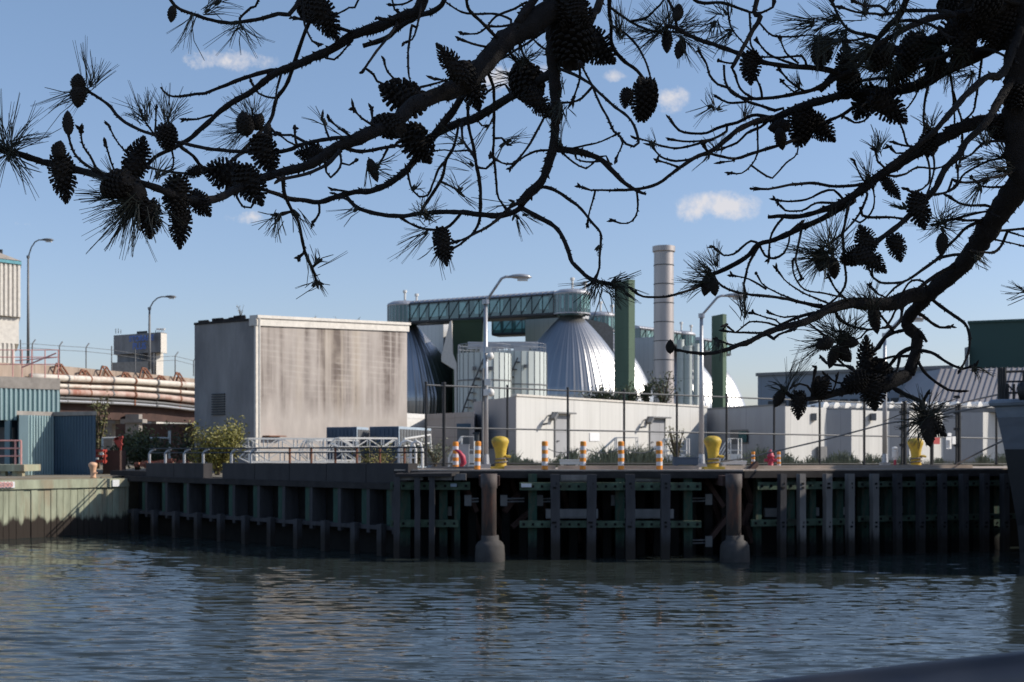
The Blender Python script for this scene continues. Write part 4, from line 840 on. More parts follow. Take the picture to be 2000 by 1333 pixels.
# ================================================================== pier and quays
o = thing('pier', 'dark timber pier deck running along the far side of the water', 'pier', (CA[0], CA[1], 0))
FR = [XY(770,53.9), XY(1452,53.0), XY(1453,53.6), XY(2250,60.5)]
dk = MB(); dk.prism([FR[0], FR[1], FR[2], FR[3], (FR[3][0], 66.5), (FR[0][0], 58.6)], ZP-.06, ZP); dk.build('deck', m_deck, o)
fc = MB()
for a, b_ in ((FR[0], FR[1]), (FR[2], FR[3])):
    v = Vector((b_[0]-a[0], b_[1]-a[1])).normalized(); q = (v.y*.04, -v.x*.04)
    fc.prism([(a[0]+q[0], a[1]+q[1]), (b_[0]+q[0], b_[1]+q[1]), (b_[0]-q[0]*7, b_[1]-q[1]*7), (a[0]-q[0]*7, a[1]-q[1]*7)], ZP-.34, ZP-.063)
fc.build('edge_beam', m_deckf, o)
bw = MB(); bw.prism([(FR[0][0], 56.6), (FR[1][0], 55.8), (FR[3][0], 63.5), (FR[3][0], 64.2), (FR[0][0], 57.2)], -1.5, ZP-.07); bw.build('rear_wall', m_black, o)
kb = MB()
for a, b_ in (((1090,54.6),(1365,54.3)), ((1410,54.6),(1900,58.2)), ((985,54.9),(1085,54.8))):
    a, b_ = XY(*a), XY(*b_); kb = MB(); kb.prism([a, b_, (b_[0], b_[1]+.3), (a[0], a[1]+.3)], ZP+.003, ZP+.14); kb.build('kerb_timber', m_deck, o)
for i in range(14):
    px = 800+i*48; bd = MB(); a = P(px+rnd.uniform(-8,8), 930, 55.4); b_ = P(px+44, 1060, 55.9); bd.beam(a, b_, .22); bd.build('diagonal_brace', m_brown, o)
for i in range(10): px = 1480+i*48; bd = MB(); bd.beam(P(px, 935, 57+i*.35), P(px-30, 1060, 57.4+i*.35), .22); bd.build('diagonal_brace', m_brown, o)
for px0, y0, px1, y1, Y in ((905,945,930,1000,53.4),(985,1000,1012,965,53.8),(1376,935,1412,990,53.2),(1455,930,1478,905,53.2),(1452,935,1470,985,53.1),(1466,985,1452,1025,53.1),(1380,1060,1420,1010,53.5),(1000,1030,1045,990,53.7)):
    bd = MB(); bd.beam(P(px0,y0,54.6), P(px1,y1,54.9), .2); bd.build('loose_brace', m_brown, o)
for i in range(20):
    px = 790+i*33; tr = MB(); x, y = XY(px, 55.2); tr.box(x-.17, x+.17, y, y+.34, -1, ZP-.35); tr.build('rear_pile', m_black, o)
for px in (792,816,850,873,900): fl = MB(); q = P(px, 931, 53.6); fl.box(q.x-.27, q.x+.22, 53.35, 53.85, ZZ(938,53.5), ZZ(925.5,53.5)); fl.build('pile_cap', m_pilel, o)
def pile(px, Y, pyt, wpx, label, m=m_pile, grp='timber fender piles', name='fender_pile', d=None):
    ang = math.atan2(RB[1]-RA[1], RB[0]-RA[0]) if px > 1460 else 0
    x, y = XY(px, Y); w_ = wpx*Y/F; zt = ZZ(pyt, Y); o2 = thing(name, label, 'pile', (x, y, 0), grp)
    mb = MB(); n = 5
    for i in range(n):
        z0_, z1_ = -1.2+(zt+1.2)*i/n, -1.2+(zt+1.2)*(i+1)/n
        mb.box(x-w_/2+rnd.uniform(-.008,.008), x+w_/2+rnd.uniform(-.008,.008), y, y+w_+rnd.uniform(-.01,.01), z0_+.001, z1_)
    mb.build('shaft', m, o2)
    if wpx > 12 and Y < 60:
        bl = MB()
        for zz in (ZZ(945,Y), ZZ(953,Y), ZZ(1021,Y), ZZ(1029,Y)): bl.box(x-w_*.5*rnd.uniform(-.6,.6)-.04, x+.04, y-.03, y+.01, zz-.04, zz+.04)
        bl.build('bolts', m_black, o2)
    o2.rotation_euler = (0, R(rnd.uniform(-.5,.5)) if name == 'fender_pile' else 0, ang)
    return o2
ords = ['first','second','third','fourth','fifth','sixth','seventh','eighth','ninth','tenth','eleventh']
for k, (px, w_) in enumerate(((774,12),(815,11),(843,11))): pile(px, 53.2, 926, w_, ['timber pile at the left end of the pier','timber pile in the middle of the three left of the steel column','timber pile nearest to the left steel column'][k])
for k, px in enumerate((1085,1155,1232,1300)): pile(px, 52.55, 927, 18, '%s broad timber fender pile from the left steel column' % ords[k])
for k, (px, Y) in enumerate(((1530,54.2),(1569,54.4),(1620,54.7),(1664,55.1),(1712,55.5),(1757,55.9),(1802,56.3),(1845,56.7),(1887,57.1),(1927,57.5),(1967,57.9),(2010,58.3))):
    pile(px, Y-.55, 926, 13.5, 'timber fender pile on the right-hand quay, '+(ords[k] if k < 11 else 'last')+' counting from the right steel column', m_pilel if k in (1,2,3,4) else m_pile)  # paler timber stands for the sun on these few piles
def waler(pa, pb, Y, y0, y1, label, Yb=None, dY=.28):
    a, b_ = XY(pa, Y), XY(pb, Yb or Y); mb = MB(); mb.prism([a, b_, (b_[0], b_[1]+dY), (a[0], a[1]+dY)], ZZ(y1, Y), ZZ(y0, Y)); o2 = thing('waler_beam', label, 'timber beam', (a[0], a[1], ZZ(y1, Y)), 'green timber walers')
    mb.build('beam', m_wale, o2); bl = MB(); n = int((pb-pa)/34)
    for i in range(n):
        for q in (-9, 9):
            px = pa+17+i*(pb-pa-34)/max(1, n-1)+q; c_ = on_line(px, a, b_); zc = (ZZ(y0, Y)+ZZ(y1, Y))/2; bl.box(c_[0]-.05, c_[0]+.05, c_[1]-.03, c_[1]+.02, zc-.05, zc+.05)
    bl.build('bolts', m_black, o2); return o2
waler(762, 918, 53.65, 942, 957, 'upper green waler left of the left steel column'); waler(762, 895, 53.65, 1016, 1030, 'lower green waler left of the left steel column')
waler(1015, 1370, 52.95, 943, 958, 'upper green waler between the two steel columns'); waler(1015, 1370, 52.95, 1018, 1031, 'lower green waler between the two steel columns')
waler(1480, 1668, 53.95, 942, 957, 'upper pale green waler right of the right steel column', 55.4); waler(1468, 1668, 53.9, 1016, 1029, 'lower green waler right of the right steel column', 55.4)
waler(1676, 2000, 55.5, 941, 952, 'upper waler in the dark right-hand part of the quay', 58.2); waler(1676, 2000, 55.5, 1009, 1020, 'lower waler in the dark right-hand part of the quay', 58.2)
for k, (px, Y, w_, y0, y1) in enumerate(((1040,53.1,17,926,1050),(1211,53.1,17,926,1040),(1344,53.1,17,926,1050),(893,53.7,11,926,1040),(790,53.9,22,925,1060),(866,53.9,16,925,1060),(1482,54.3,12,926,1050),(1545,54.7,16,930,1060),(1588,55,14,930,1060),(1640,55.4,16,930,1060),(1690,55.8,16,930,1060),(1735,56.2,16,930,1060),(1780,56.6,16,930,1060),(1823,57,16,930,1060),(1866,57.4,16,930,1060),(1908,57.8,16,930,1060),(1948,58.2,16,930,1060))):
    pile(px, Y+.2, y0, w_, 'green timber post set back '+['behind the left end of the middle walers','behind the centre of the middle walers','behind the right end of the middle walers','left of the left steel column','at the left end of the pier','right of the leftmost slim piles','just right of the right steel column','right quay, second','right quay, third','right quay, fourth','right quay, fifth','right quay, sixth','right quay, seventh','right quay, eighth','right quay, ninth','right quay, tenth','right quay, nearest the ship'][k], m_gpost, 'green posts behind the fender piles', 'green_post')
bk_ = 0
for px0, px1, y0, y1, Y, m_, lab in ((1095,1148,928,941,53.3,m_pilel,'greyed timber block under the deck edge, between the first two broad piles'),(1240,1290,928,941,53.3,m_pilel,'greyed timber block under the deck edge, between the last two broad piles'),(1066,1168,995,1013,53.5,m_conc2,'long pale fender block above the lower waler, left group'),(1216,1316,995,1013,53.5,m_conc2,'long pale fender block above the lower waler, right group'),(1494,1520,993,1010,55.5,m_conc2,'short pale fender block right of the right steel column'),(1586,1600,992,1008,55.8,m_conc2,'small pale fender block behind the right quay piles'),(1625,1650,991,1006,56,m_conc2,'pale fender block behind the third lit pile'),(1720,1740,990,1004,56.8,m_conc2,'pale fender block deep in the dark right quay'),(1767,1783,989,1003,57,m_conc2,'small pale block deep in the dark right quay'),(1810,1832,988,1002,57.5,m_conc2,'last pale fender block in the dark right quay'),(866,882,990,1008,55,m_conc2,'small pale block between the slim piles and the left steel column')):
    q = P(px0, y1, Y); q2 = P(px1, y0, Y); mb = MB(); mb.box(q.x, q2.x, Y, Y+.4, q.z, q2.z); mb.box(q.x+.05, q2.x-.05, Y-.03, Y-.002, q.z+.05, q.z+.12); mb.build('fender_block', m_, None, loc=q, label=lab, category='fender block', group='blocks behind the walers')
for px0, px1, py, Y, lab in ((1060,1076,977,54.0,'sunlit pair of tie rods left of the first broad pile'),(1206,1222,977,54.0,'sunlit pair of tie rods near the third broad pile'),(1352,1384,976,54.0,'sunlit pair of tie rods ending in a square plate near the right steel column'),(1352,1384,1058,54.3,'low pair of tie rods near the waterline by the right steel column'),(920,935,977,54,'tie rods left of the left steel column'),(990,1024,977,54,'tie rods with a plate right of the left steel column')):
    mb = MB(); a, b_ = P(px0-6, py-2, Y), P(px1, py-3, Y)
    mb.tube([a, b_], .035, 6); mb.tube([a+Vector((0,0,-.12)), b_+Vector((0,0,-.12))], .035, 6); q = b_ if px1 > 1300 else a; mb.box(q.x-.14, q.x+.14, Y-.06, Y, q.z-.28, q.z+.16); mb.build('tie_rod', m_dgalv, None, loc=a, label=lab, category='tie rod', group='tie rods under the pier')
sgn = MB(); q = P(1018, 952, 52.9); sgn.box(q.x, P(1038,945,52.9).x, 52.86, 52.94, q.z, ZZ(945,52.9)); sgn.build('small_sign', m_signw, None, loc=q, label='small white and blue plate on the left end of the middle upper waler', category='sign')
sgn = MB(); q = P(880, 951, 53.6); sgn.box(q.x, P(892,945,53.6).x, 53.56, 53.64, q.z, ZZ(945,53.6)); sgn.build('small_sign', m_container2, None, loc=q, label='small pale blue plate on the upper waler left of the left steel column', category='sign')
def dolphin(px, Y, label):
    x, y = XY(px, Y); k = Y/F; o2 = thing('steel_column_pile', label, 'pile', (x, y, 0), 'steel columns with bell collars')
    mb = MB(); mb.smooth = True; mb.lathe((x, y), [(14.5*k, -1), (14.5*k, ZZ(955,Y)), (16*k, ZZ(953,Y)), (16*k, ZZ(926,Y))], n=28); mb.build('shaft', m_dolph, o2)
    mb = MB(); mb.smooth = True; mb.lathe((x+2*k, y), [(29*k, -1.5), (29*k, .25), (28*k, ZZ(1066,Y)), (24*k, ZZ(1059,Y)), (17.5*k, ZZ(1055,Y)), (17*k, ZZ(1046,Y))], n=32); mb.build('bell_collar', m_bellm, o2)
    mb = MB(); mb.box(x-.4, x+.4, y+.25, y+2.5, ZZ(950,Y), ZZ(930,Y)); mb.build('bracket', m_brown, o2)
dolphin(955, 51.9, 'left steel column pile with a bell-shaped collar at the water'); dolphin(1433, 51.7, 'right steel column pile with a bell-shaped collar at the water')
# left oblique quay
o = thing('fender_quay', 'dark quay face of green timber panels with a stepped ledge, left of the pier', 'quay wall', (LB[0], LB[1], 0))
dl_ = (Vector(LB)-Vector(LA)).normalized(); nl_ = Vector((dl_.y, -dl_.x)); nl_ = nl_ if nl_.y < 0 else -nl_; LLn = (Vector(LB)-Vector(LA)).length
def al(t, s): return (LA[0]+dl_.x*t+nl_.x*s, LA[1]+dl_.y*t+nl_.y*s)
w = MB(); w.prism([al(-.2,-.7), al(LLn+.6,-.7), al(LLn+.6,-1.6), al(-.2,-1.6)], -1.5, 3.0); w.build('backing_wall', m_black, o)
w = MB(); w.prism([al(-.2,.05), al(LLn+.3,.05), al(LLn+.3,-.7), al(-.2,-.7)], 1.05, 1.22); w.build('ledge', m_pile, o)
w = MB(); w.prism([al(-.2,.1), al(LLn+.3,.1), al(LLn+.3,-1.3), al(-.2,-1.3)], 2.72, 2.98); w.build('cap_beam', m_deckf, o)
def tl(px): q = on_line(px, LA, LB); return (Vector(q)-Vector(LA)).length
for px in (282,321,363,407,452,500,549,602,657,713,762):
    t = tl(px); w = MB(); w.prism([al(t-.25,-.02), al(t+.13,-.02), al(t+.13,-.69), al(t-.25,-.69)], 1.223, 2.717); w.build('panel_post', m_gpost, o)
    w = MB(); w.prism([al(t+.15,.04), al(t+.36,.04), al(t+.36,-.69), al(t+.15,-.69)], .9, 2.718); w.build('brown_post', m_pile, o)
for px in (270,308,350,393,438,486,536,588,642,700,752):
    t = tl(px); w = MB(); w.prism([al(t-.15,.32), al(t+.15,.32), al(t+.15,.06), al(t-.15,.06)], -1.2, 1.3); w.build('lower_pile', m_pile, o)
for (pa, pb, yt, lab) in ((283,396,905,'left dark concrete parapet block on the oblique quay'), (432,796,905,'long dark concrete parapet block on the oblique quay')):
    a, b_ = tl(pa), tl(pb); q = al(a, 0); w = MB()
    z1a, z1b = ZZ(yt, on_line(pa, LA, LB)[1]), ZZ(yt, on_line(pb, LA, LB)[1])
    n = max(1, int((b_-a)/2.4)); 
    for i in range(n):
        s0, s1 = a+(b_-a)*i/n+.02, a+(b_-a)*(i+1)/n-.02; zz = z1a+(z1b-z1a)*(i+.5)/n; w.prism([al(s0,-.05), al(s1,-.05), al(s1,-.55), al(s0,-.55)], 2.983, zz)
    w.build('parapet_block', m_parapet, None, loc=(q[0], q[1], 2.98), label=lab, category='parapet')
w = MB(); q = P(385, 930, 68.4); w.box(q.x+.2, P(401,0,68.4).x, 68.2, 68.9, 2.98, ZZ(906,68.4)); w.build('concrete_stub', m_conc3, None, loc=(q.x, 68.4, 2.98), label='small sunlit concrete block end in the gap between the parapets', category='block')
w = MB(); w.prism([al(-2.5,-.3), al(tl(300),-.3), al(tl(300),-2.5), al(-2.5,-2)], 2.983, 3.25); w.build('tarpaulin_slab', m_deckf, None, loc=(al(0,-.3)[0], al(0,-.3)[1], 2.98), label='low dark slab on the quay corner right of the cream bollard', category='slab')
# railing with hooked posts along the oblique quay
o = thing('quay_railing', 'two dark rails on curved white posts along the oblique quay', 'railing', (al(0,-.3)[0], al(0,-.3)[1], 3.0))
hooks = [292,323,360,397,452,490]
for px in hooks:
    x, y = on_line(px, (LA[0]+.1, LA[1]+.35), (LB[0]+.1, LB[1]+.35)); z0_ = ZZ(905,y); zt = ZZ(882,y); w = MB(); w.tube([(x,y,z0_-.4),(x,y,zt-.15),(x+.08,y,zt),(x+.28,y,zt+.12)], .07, 7); w.build('hooked_post', m_galv, o)
for px in (566,608,655,697,742,790):
    x, y = on_line(px, (LA[0]+.1, LA[1]+.35), (LB[0]+.1, LB[1]+.35)); w = MB(); w.tube([(x,y,ZZ(906,y)),(x,y,ZZ(874,y))], .055, 6); w.build('post', m_rust, o)
for r0, r1 in ((877,874),(885,884)):
    w = MB(); pts = []
    for px in (292, 450, 620, 790, 830):
        x, y = on_line(px, (LA[0]+.1, LA[1]+.35), (LB[0]+.1, LB[1]+.35)); pts.append((x, y, ZZ(r0+(r1-r0)*(px-292)/538, y)))
    w.tube(pts, .035, 6); w.build('rail', m_frame, o)
# gangway ramp (dark, tilted) and hoops
w = MB(); a = [P(772,926,53.2), P(882,925,53.0), P(936,911,55.5), P(800,914,57)]; w.add(a+[v+Vector((0,0,-.12)) for v in a], [(0,1,2,3),(7,6,5,4),(0,4,5,1),(1,5,6,2),(2,6,7,3),(3,7,4,0)])
w.box(a[0].x+.3, a[1].x-.3, a[0].y+.2, a[0].y+.3, a[0].z, a[0].z+.05)
w.build('ramp_plate', m_deckf, None, loc=a[0], label='tilted dark steel ramp plate at the left end of the pier', category='ramp')
def hoop(px0, px1, Y, lab, zb, ty=862):
    mb = MB(); a, b_ = P(px0, 900, Y), P(px1, 900, Y); zt = ZZ(ty, Y)
    mb.tube([(a.x,Y,zb),(a.x,Y,zt-.4),(a.x+(b_.x-a.x)*.15,Y,zt-.1),((a.x+b_.x)/2,Y,zt),(b_.x-(b_.x-a.x)*.15,Y,zt-.1),(b_.x,Y,zt-.4),(b_.x,Y,zb)], .055, 8)
    mb.tube([(a.x-.15,Y,(zb+zt)/2),(b_.x*.4+a.x*.6,Y,(zb+zt)/2)], .04, 6)
    mb.build('hoop_rail', m_wpaint, None, loc=(a.x, Y, zb), label=lab, category='railing', group='white ladder hoops')
hoop(802, 825, 56.2, 'front white ladder hoop at the left end of the pier', 3.3); hoop(779, 812, 57.2, 'rear white ladder hoop at the left end of the pier', 3.3, 861)
# stacked white truss gangways
def gangway(pa, pb, Y, y0, y1, dep, label, seed):
    rr = random.Random(seed); o2 = thing('truss_gangway', label, 'gangway', P(pa, y1, Y), 'white truss gangways lying on the quay'); A_, B_ = P(pa, y1, Y), P(pb, y1, Y+1.5); h = ZZ(y0, Y)-ZZ(y1, Y); n = int((B_-A_).length/.75)
    for sd in (0, dep):
        mb = MB(); q = Vector((0, sd, 0)); up = Vector((0,0,h))
        mb.beam(A_+q, B_+q, .09); mb.beam(A_+q+up, B_+q+up, .09)
        mb.tube([A_+q, A_+q+Vector((-.5,0,h*.4)), A_+q+Vector((-.2,0,h*.95)), A_+q+up], .05, 6)
        for i in range(n+1):
            p = A_.lerp(B_, i/n)+q; mb.beam(p, p+up, .06)
            if i < n and rr.random() < .75:
                p2 = A_.lerp(B_, (i+1)/n)+q; mb.beam(p, p2+up, .05) if i % 2 else mb.beam(p+up, p2, .05)
        mb.build('side_truss', m_wpaint, o2)
    mb = MB()
    for i in range(n+1): p = A_.lerp(B_, i/n); mb.beam(p, p+Vector((0,dep,0)), .06)
    mb.add([A_+Vector((0,0,.06)), B_+Vector((0,0,.06)), B_+Vector((0,dep,.06)), A_+Vector((0,dep,.06)), A_+Vector((0,0,.03)), B_+Vector((0,0,.03)), B_+Vector((0,dep,.03)), A_+Vector((0,dep,.03))], [(0,1,2,3),(7,6,5,4),(0,4,5,1)]); mb.build('walkway', m_galv, o2)
gangway(485, 690, 71.5, 857, 876, 1.2, 'upper left white truss gangway in front of the concrete block', 3)
gangway(486, 698, 70.5, 882, 903, 1.3, 'lower left white truss gangway behind the rusty rails', 5)
gangway(662, 772, 72.5, 856, 874, 1.2, 'white truss gangway in front of the two containers', 8)
gangway(600, 700, 74.5, 860, 900, 1.0, 'tallest white truss gangway, behind the other gangways', 13)
mb = MB(); mb.tube([P(782,876,73), P(790,858,73), P(840,850,74), P(842,884,74)], .07, 6); mb.tube([P(790,872,73), P(840,866,74)], .05, 6)
for px in (800,812,824): mb.tube([P(px,856,73.3), P(px,876,73.3)], .03, 5)
mb.build('sloping_handrail', m_wpaint, None, loc=P(782,900,73), label='sloping white handrail below the pale blue container', category='railing')
# ================================================================== fence on the pier
def fy(px): return 64+(px-832)*(74-64)/1000
posts = [(832,5),(867,6.5),(991,4.5),(1109,4.5),(1219,4.5),(1322,4.5),(1419,4.5),(1512,4.5),(1601,4.5),(1688,5),(1767,8),(1873,8),(1946,4.5)]
plab = ['leftmost tall black fence post','thick black fence post left of the striped posts','black fence post behind the left yellow bollard','black fence post right of the first striped post','black fence post behind the fourth striped post','black fence post beside the small leafy tree','black fence post right of the middle bollard','black fence post beside the hydrant','black fence post in front of the first lit bay','black fence post in front of the second lit bay','thick black post left of the right-hand bollard','thick black post right of the paper notices','last black fence post before the ship']
for (px, w_), lb in zip(posts, plab):
    Y = fy(px); x, y = XY(px, Y); ty = 750+.0404*(px-870); r = w_*Y/F/2; mb = MB(); mb.tube([(x,y,ZP),(x,y,ZZ(ty,Y))], r, 8); o2 = thing('fence_post', lb, 'fence post', (x,y,ZP), 'tall black fence posts'); mb.build('shaft', m_fence, o2)
    mb = MB(); mb.lathe((x,y), [(r*1.4, ZZ(ty,Y)), (r*1.1, ZZ(ty,Y)+.07)], n=8); mb.lathe((x,y), [(r*1.5, ZP), (r*1.5, ZP+.06)], n=8); mb.build('cap', m_fence, o2)
    if w_ >= 8:
        mb = MB(); mb.tube([(x-.18,y-.1,ZP),(x-.18,y-.1,ZZ(ty+2,Y))], .06, 6)
        for k in range(4): mb.box(x-.3, x, y-.15, y+.05, ZP+1+k*.9, ZP+1.15+k*.9)
        mb.build('conduit', m_fence, o2)
for nm, f0, f1, m_, lb in (('fence_rail',754,.0404,m_dgalv,'top rail of the tall black fence'),('fence_rail',836,.0193,m_dgalv,'middle rail of the tall black fence'),('fence_rail',906,.001,m_fence,'bottom rail of the tall black fence')):
    mb = MB(); mb.tube([P(px, f0+f1*(px-870), fy(px)) for px in (832, 1100, 1400, 1700, 1946, 2100)], .045, 6); mb.build(nm, m_, None, loc=P(832, f0, fy(832)), label=lb, category='fence rail')
# striped posts
def striped(px, Y, h, zb, r=.125):
    x, y = XY(px, Y); o2 = thing('striped_post', '', 'traffic post', (x, y, zb), 'orange and white striped posts'); n = 7; sh = MB()
    for i in range(n): sh.cm = i % 2; sh.lathe((x, y), [(r, zb+h*i/n), (r, zb+h*(i+1)/n)], n=16, cap=False)
    sh.build('banded_shaft', [m_orange, m_rwhite], o2)
    c_ = MB(); c_.lathe((x, y), [(r, zb+h+.001), (r*.8, zb+h+.04)], n=16); c_.build('cap', m_orange, o2); return o2
sp = striped(1064, 53.6, 1.10, ZP); sp['label'] = 'striped post, first one right of the left yellow bollard'
for px, Y, lb in ((1138,53.6,'striped post, second one right of the left yellow bollard'),(1213,53.6,'striped post, third one right of the left yellow bollard'),(1288,53.6,'striped post, last before the second lamp post'),(932,53.9,'striped post with a dark hooded top beside the left lamp'),(890,56.5,'leftmost striped post with a red hose reel beside it')):
    x, y = XY(px, Y); q_ = repeat(sp, (x, y, ZP), lb); q_.rotation_euler = (R(rnd.uniform(-1,1)), R(rnd.uniform(-1.6,1.6)), rnd.uniform(0,3))
for px, lb in ((1471,'short striped post left of the red hydrant'),(1521,'short striped post right of the red hydrant')):
    x, y = XY(px, 56); repeat(sp, (x, y, ZP), lb, s=.63)
w = MB(); x, y = XY(931, 53.9); w.tube([(x,y,ZP+1.14),(x,y,ZP+1.42)], .11, 10); w.box(x-.16,x+.12,y-.1,y+.1,ZP+1.42,ZP+1.5); w.build('dark_hood', m_frame, None, loc=(x,y,ZP+1.14), label='dark hooded lantern on top of the striped post by the left lamp', category='lantern')
w = MB(); x, y = XY(898, 56.2); w.smooth = True
w.tube([(x+.02,y,ZP+.03),(x+.16,y,ZP+.25),(x+.12,y,ZP+.5),(x-.04,y,ZP+.72),(x-.2,y,ZP+.8)], [.05,.13,.12,.08,.03], 8); w.build('red_buoy', m_red, None, loc=(x,y,ZP), label='curved red life float leaning at the leftmost striped post', category='float')
for a, b_ in ((1064,1138),(1138,1213),(1213,1288)):
    mb = MB(); p0, p1 = P(a,873,53.7), P(b_,873,53.7); mb.tube([p0.lerp(p1,t)+Vector((0,0,-.25*4*t*(1-t))) for t in [i/10 for i in range(11)]], .018, 5)
    mb.build('chain', m_dgalv, None, loc=p0, label='sagging chain between %s striped posts right of the left bollard' % {1064:'the first two',1138:'the second and third',1213:'the third and fourth'}[a], category='chain', group='chains between striped posts')
# hydrant
x, y = XY(1505, 55.6); o2 = thing('fire_hydrant', 'dark pink-red fire hydrant between two short striped posts', 'hydrant', (x, y, ZP)); mb = MB(); mb.smooth = True
mb.lathe((x,y), [(.17,ZP),(.17,ZP+.05),(.11,ZP+.06),(.12,ZP+.3),(.13,ZP+.48),(.16,ZP+.5),(.16,ZP+.55),(.13,ZP+.57),(.11,ZP+.66),(.06,ZP+.73),(.035,ZP+.8),(.01,ZP+.81)], n=18); mb.build('barrel', m_red, o2)
for sx_ in (-1, 1): mb = MB(); mb.tube([(x,y,ZP+.36),(x+sx_*.22,y,ZP+.36)], .065, 10); mb.tube([(x+sx_*.2,y,ZP+.36),(x+sx_*.26,y,ZP+.36)], .08, 6); mb.build('nozzle', m_red, o2)
mb = MB(); mb.tube([(x,y,ZP+.36),(x,y-.2,ZP+.36)], .085, 10); mb.build('nozzle', m_red, o2)
# service post white
x, y = XY(1748, 60); o2 = thing('service_post', 'short white and red service post left of the right-hand bollard', 'post', (x,y,ZP)); mb = MB(); mb.lathe((x,y), [(.06,ZP),(.06,ZP+.35)], n=10); mb.build('stem', m_red, o2)
mb = MB(); mb.lathe((x,y), [(.13,ZP+.45),(.14,ZP+.75),(.10,ZP+.8),(.15,ZP+.82),(.14,ZP+.9),(.03,ZP+.94)], n=14); mb.lathe((x,y), [(.08,ZP+.35),(.08,ZP+.45)], n=10); mb.build('head', m_wpaint, o2)
x, y = XY(1820, 61); mb = MB(); mb.tube([(x,y,ZP),(x,y,ZP+1.15)], .09, 8); mb.box(x-.25,x-.05,y-.08,y+.08,ZP+1.0,ZP+1.15); mb.build('dark_stub_post', m_frame, None, loc=(x,y,ZP), label='dark stub post below the hanging cone, beside the right-hand bollard', category='post')
# small items on deck
for px, Y, w_, h, m_, lb, nm in ((1113,62,.9,.2,m_wpaint,'low white bench-like box right of the first striped post','low_box'),(1340,60,1.1,.32,m_container,'low dark blue machine box on the deck left of the second lamp','machine_box'),(1435,62,1.1,.14,m_wpaint,'white low plank stack right of the middle bollard','plank_stack'),(905,60,.5,.9,m_galv,'grey cabinet behind the left lamp post','cabinet'),(960,62,.9,.7,m_dgalv,'grey utility box right of the left lamp post','cabinet')):
    x, y = XY(px, Y); mb = MB(); mb.box(x-w_/2,x+w_/2,y,y+.6,ZP+.12,ZP+.1+h); mb.box(x-w_/2+.05,x-w_/2+.17,y+.05,y+.5,ZP,ZP+.117); mb.box(x+w_/2-.17,x+w_/2-.05,y+.05,y+.5,ZP,ZP+.117); mb.box(x-w_/2-.03,x+w_/2+.03,y-.03,y+.63,ZP+.103+h,ZP+.15+h); mb.build(nm, m_, None, loc=(x,y,ZP), label=lb, category='box')
# ================================================================== ship at the right
o = thing('moored_ship', 'grey bow of a moored ship with black lower hull at the right edge', 'ship', P(2000, 1100, 50)-Vector((0,0,0)))
def hull_sec(z):   # bow outline in plan at height z: stem px leans out with height
    kt = max(0, min(1, (z-0)/6.3)); stem = 1993-55*kt**1.5
    x0 = (stem-1000)*50/F; return [(x0, 50.0), (x0+.9+.3*(1-kt), 48.6+.5*(1-kt)), (x0+3, 47.1+.9*(1-kt)), (x0+8, 46.0+1.0*(1-kt)), (x0+24, 45.6+1*(1-kt)), (x0+24, 59.4-1*(1-kt)), (x0+8, 58.2-1*(1-kt)), (x0+3, 54.6-.9*(1-kt)), (x0+.9+.3*(1-kt), 51.6-.5*(1-kt))]
def loft(zs, name, m):
    mb = MB(); mb.smooth = False; n = 9; vs = []
    for z in zs: vs += [(a, b_, z) for a, b_ in hull_sec(z)]
    fs = [(i*n+k, i*n+(k+1) % n, (i+1)*n+(k+1) % n, (i+1)*n+k) for i in range(len(zs)-1) for k in range(n)]
    mb.add(vs, fs+[tuple(reversed(range(n))), tuple(range((len(zs)-1)*n, len(zs)*n))]); return mb.build(name, m, o)
loft([-1, .5, 1.5, ZZ(878,50)], 'lower_hull', m_hulld); loft([ZZ(878,50)+.002, 4.6, 5.2, ZZ(816,50)], 'upper_hull', m_hull)
m_hullb = mat('pale_blue_bulwark', (.20,.23,.27), .5, sc=1); loft([ZZ(816,50)+.002, 5.8, ZZ(793,50)], 'bulwark', m_hullb)
mb = MB(); pts = [(a-.06 if i < 1 else a, b_, ZZ(788,50)) for i, (a, b_) in enumerate(hull_sec(6.1))]; mb.tube(pts[5:]+pts[:5], .14, 8); mb.build('rubbing_rail', m_hullb, o)
mb = MB()
for px in (1952,1956,1962,1968,1980,1992,2010,2040,2080): q = P(px, 780, 48.5); mb.tube([q, q+Vector((0,0,(1.15 if px < 1965 else .55)))], .05 if px > 1965 else .07, 6)
mb.tube([P(1952,727,48.5), P(2100,722,48.5)], .05, 6); mb.tube([P(1962,746,48.5), P(2100,744,48.5)], .04, 6); mb.tube([P(1965,768,48.5), P(2100,766,48.5)], .04, 6); mb.tube([P(1966,750,48.5), P(1984,768,48.5)], .03, 6)
for px in (1952,1962,2000,2050): mb.tube([P(px,780,48.5), P(px,725,48.5)], .06, 6)
mb.build('deck_railing', m_fence, o)
mb = MB(); mb.smooth = True; q = P(1997, 763, 48.2); mb.lathe((q.x,q.y), [(.1,q.z-.35),(.17,q.z-.1),(.2,q.z+.12),(.1,q.z+.28),(.02,q.z+.3)], n=16); mb.build('fairlead', m_fence, o)
# unseen superstructure added to shade the quay and its piles
mb = MB(); mb.box(hull_sec(6)[0][0]+7.5, hull_sec(6)[0][0]+22, 47.4, 57.9, ZZ(793,50)+.003, 11.5); mb.build('added_deckhouse', m_hull, o)
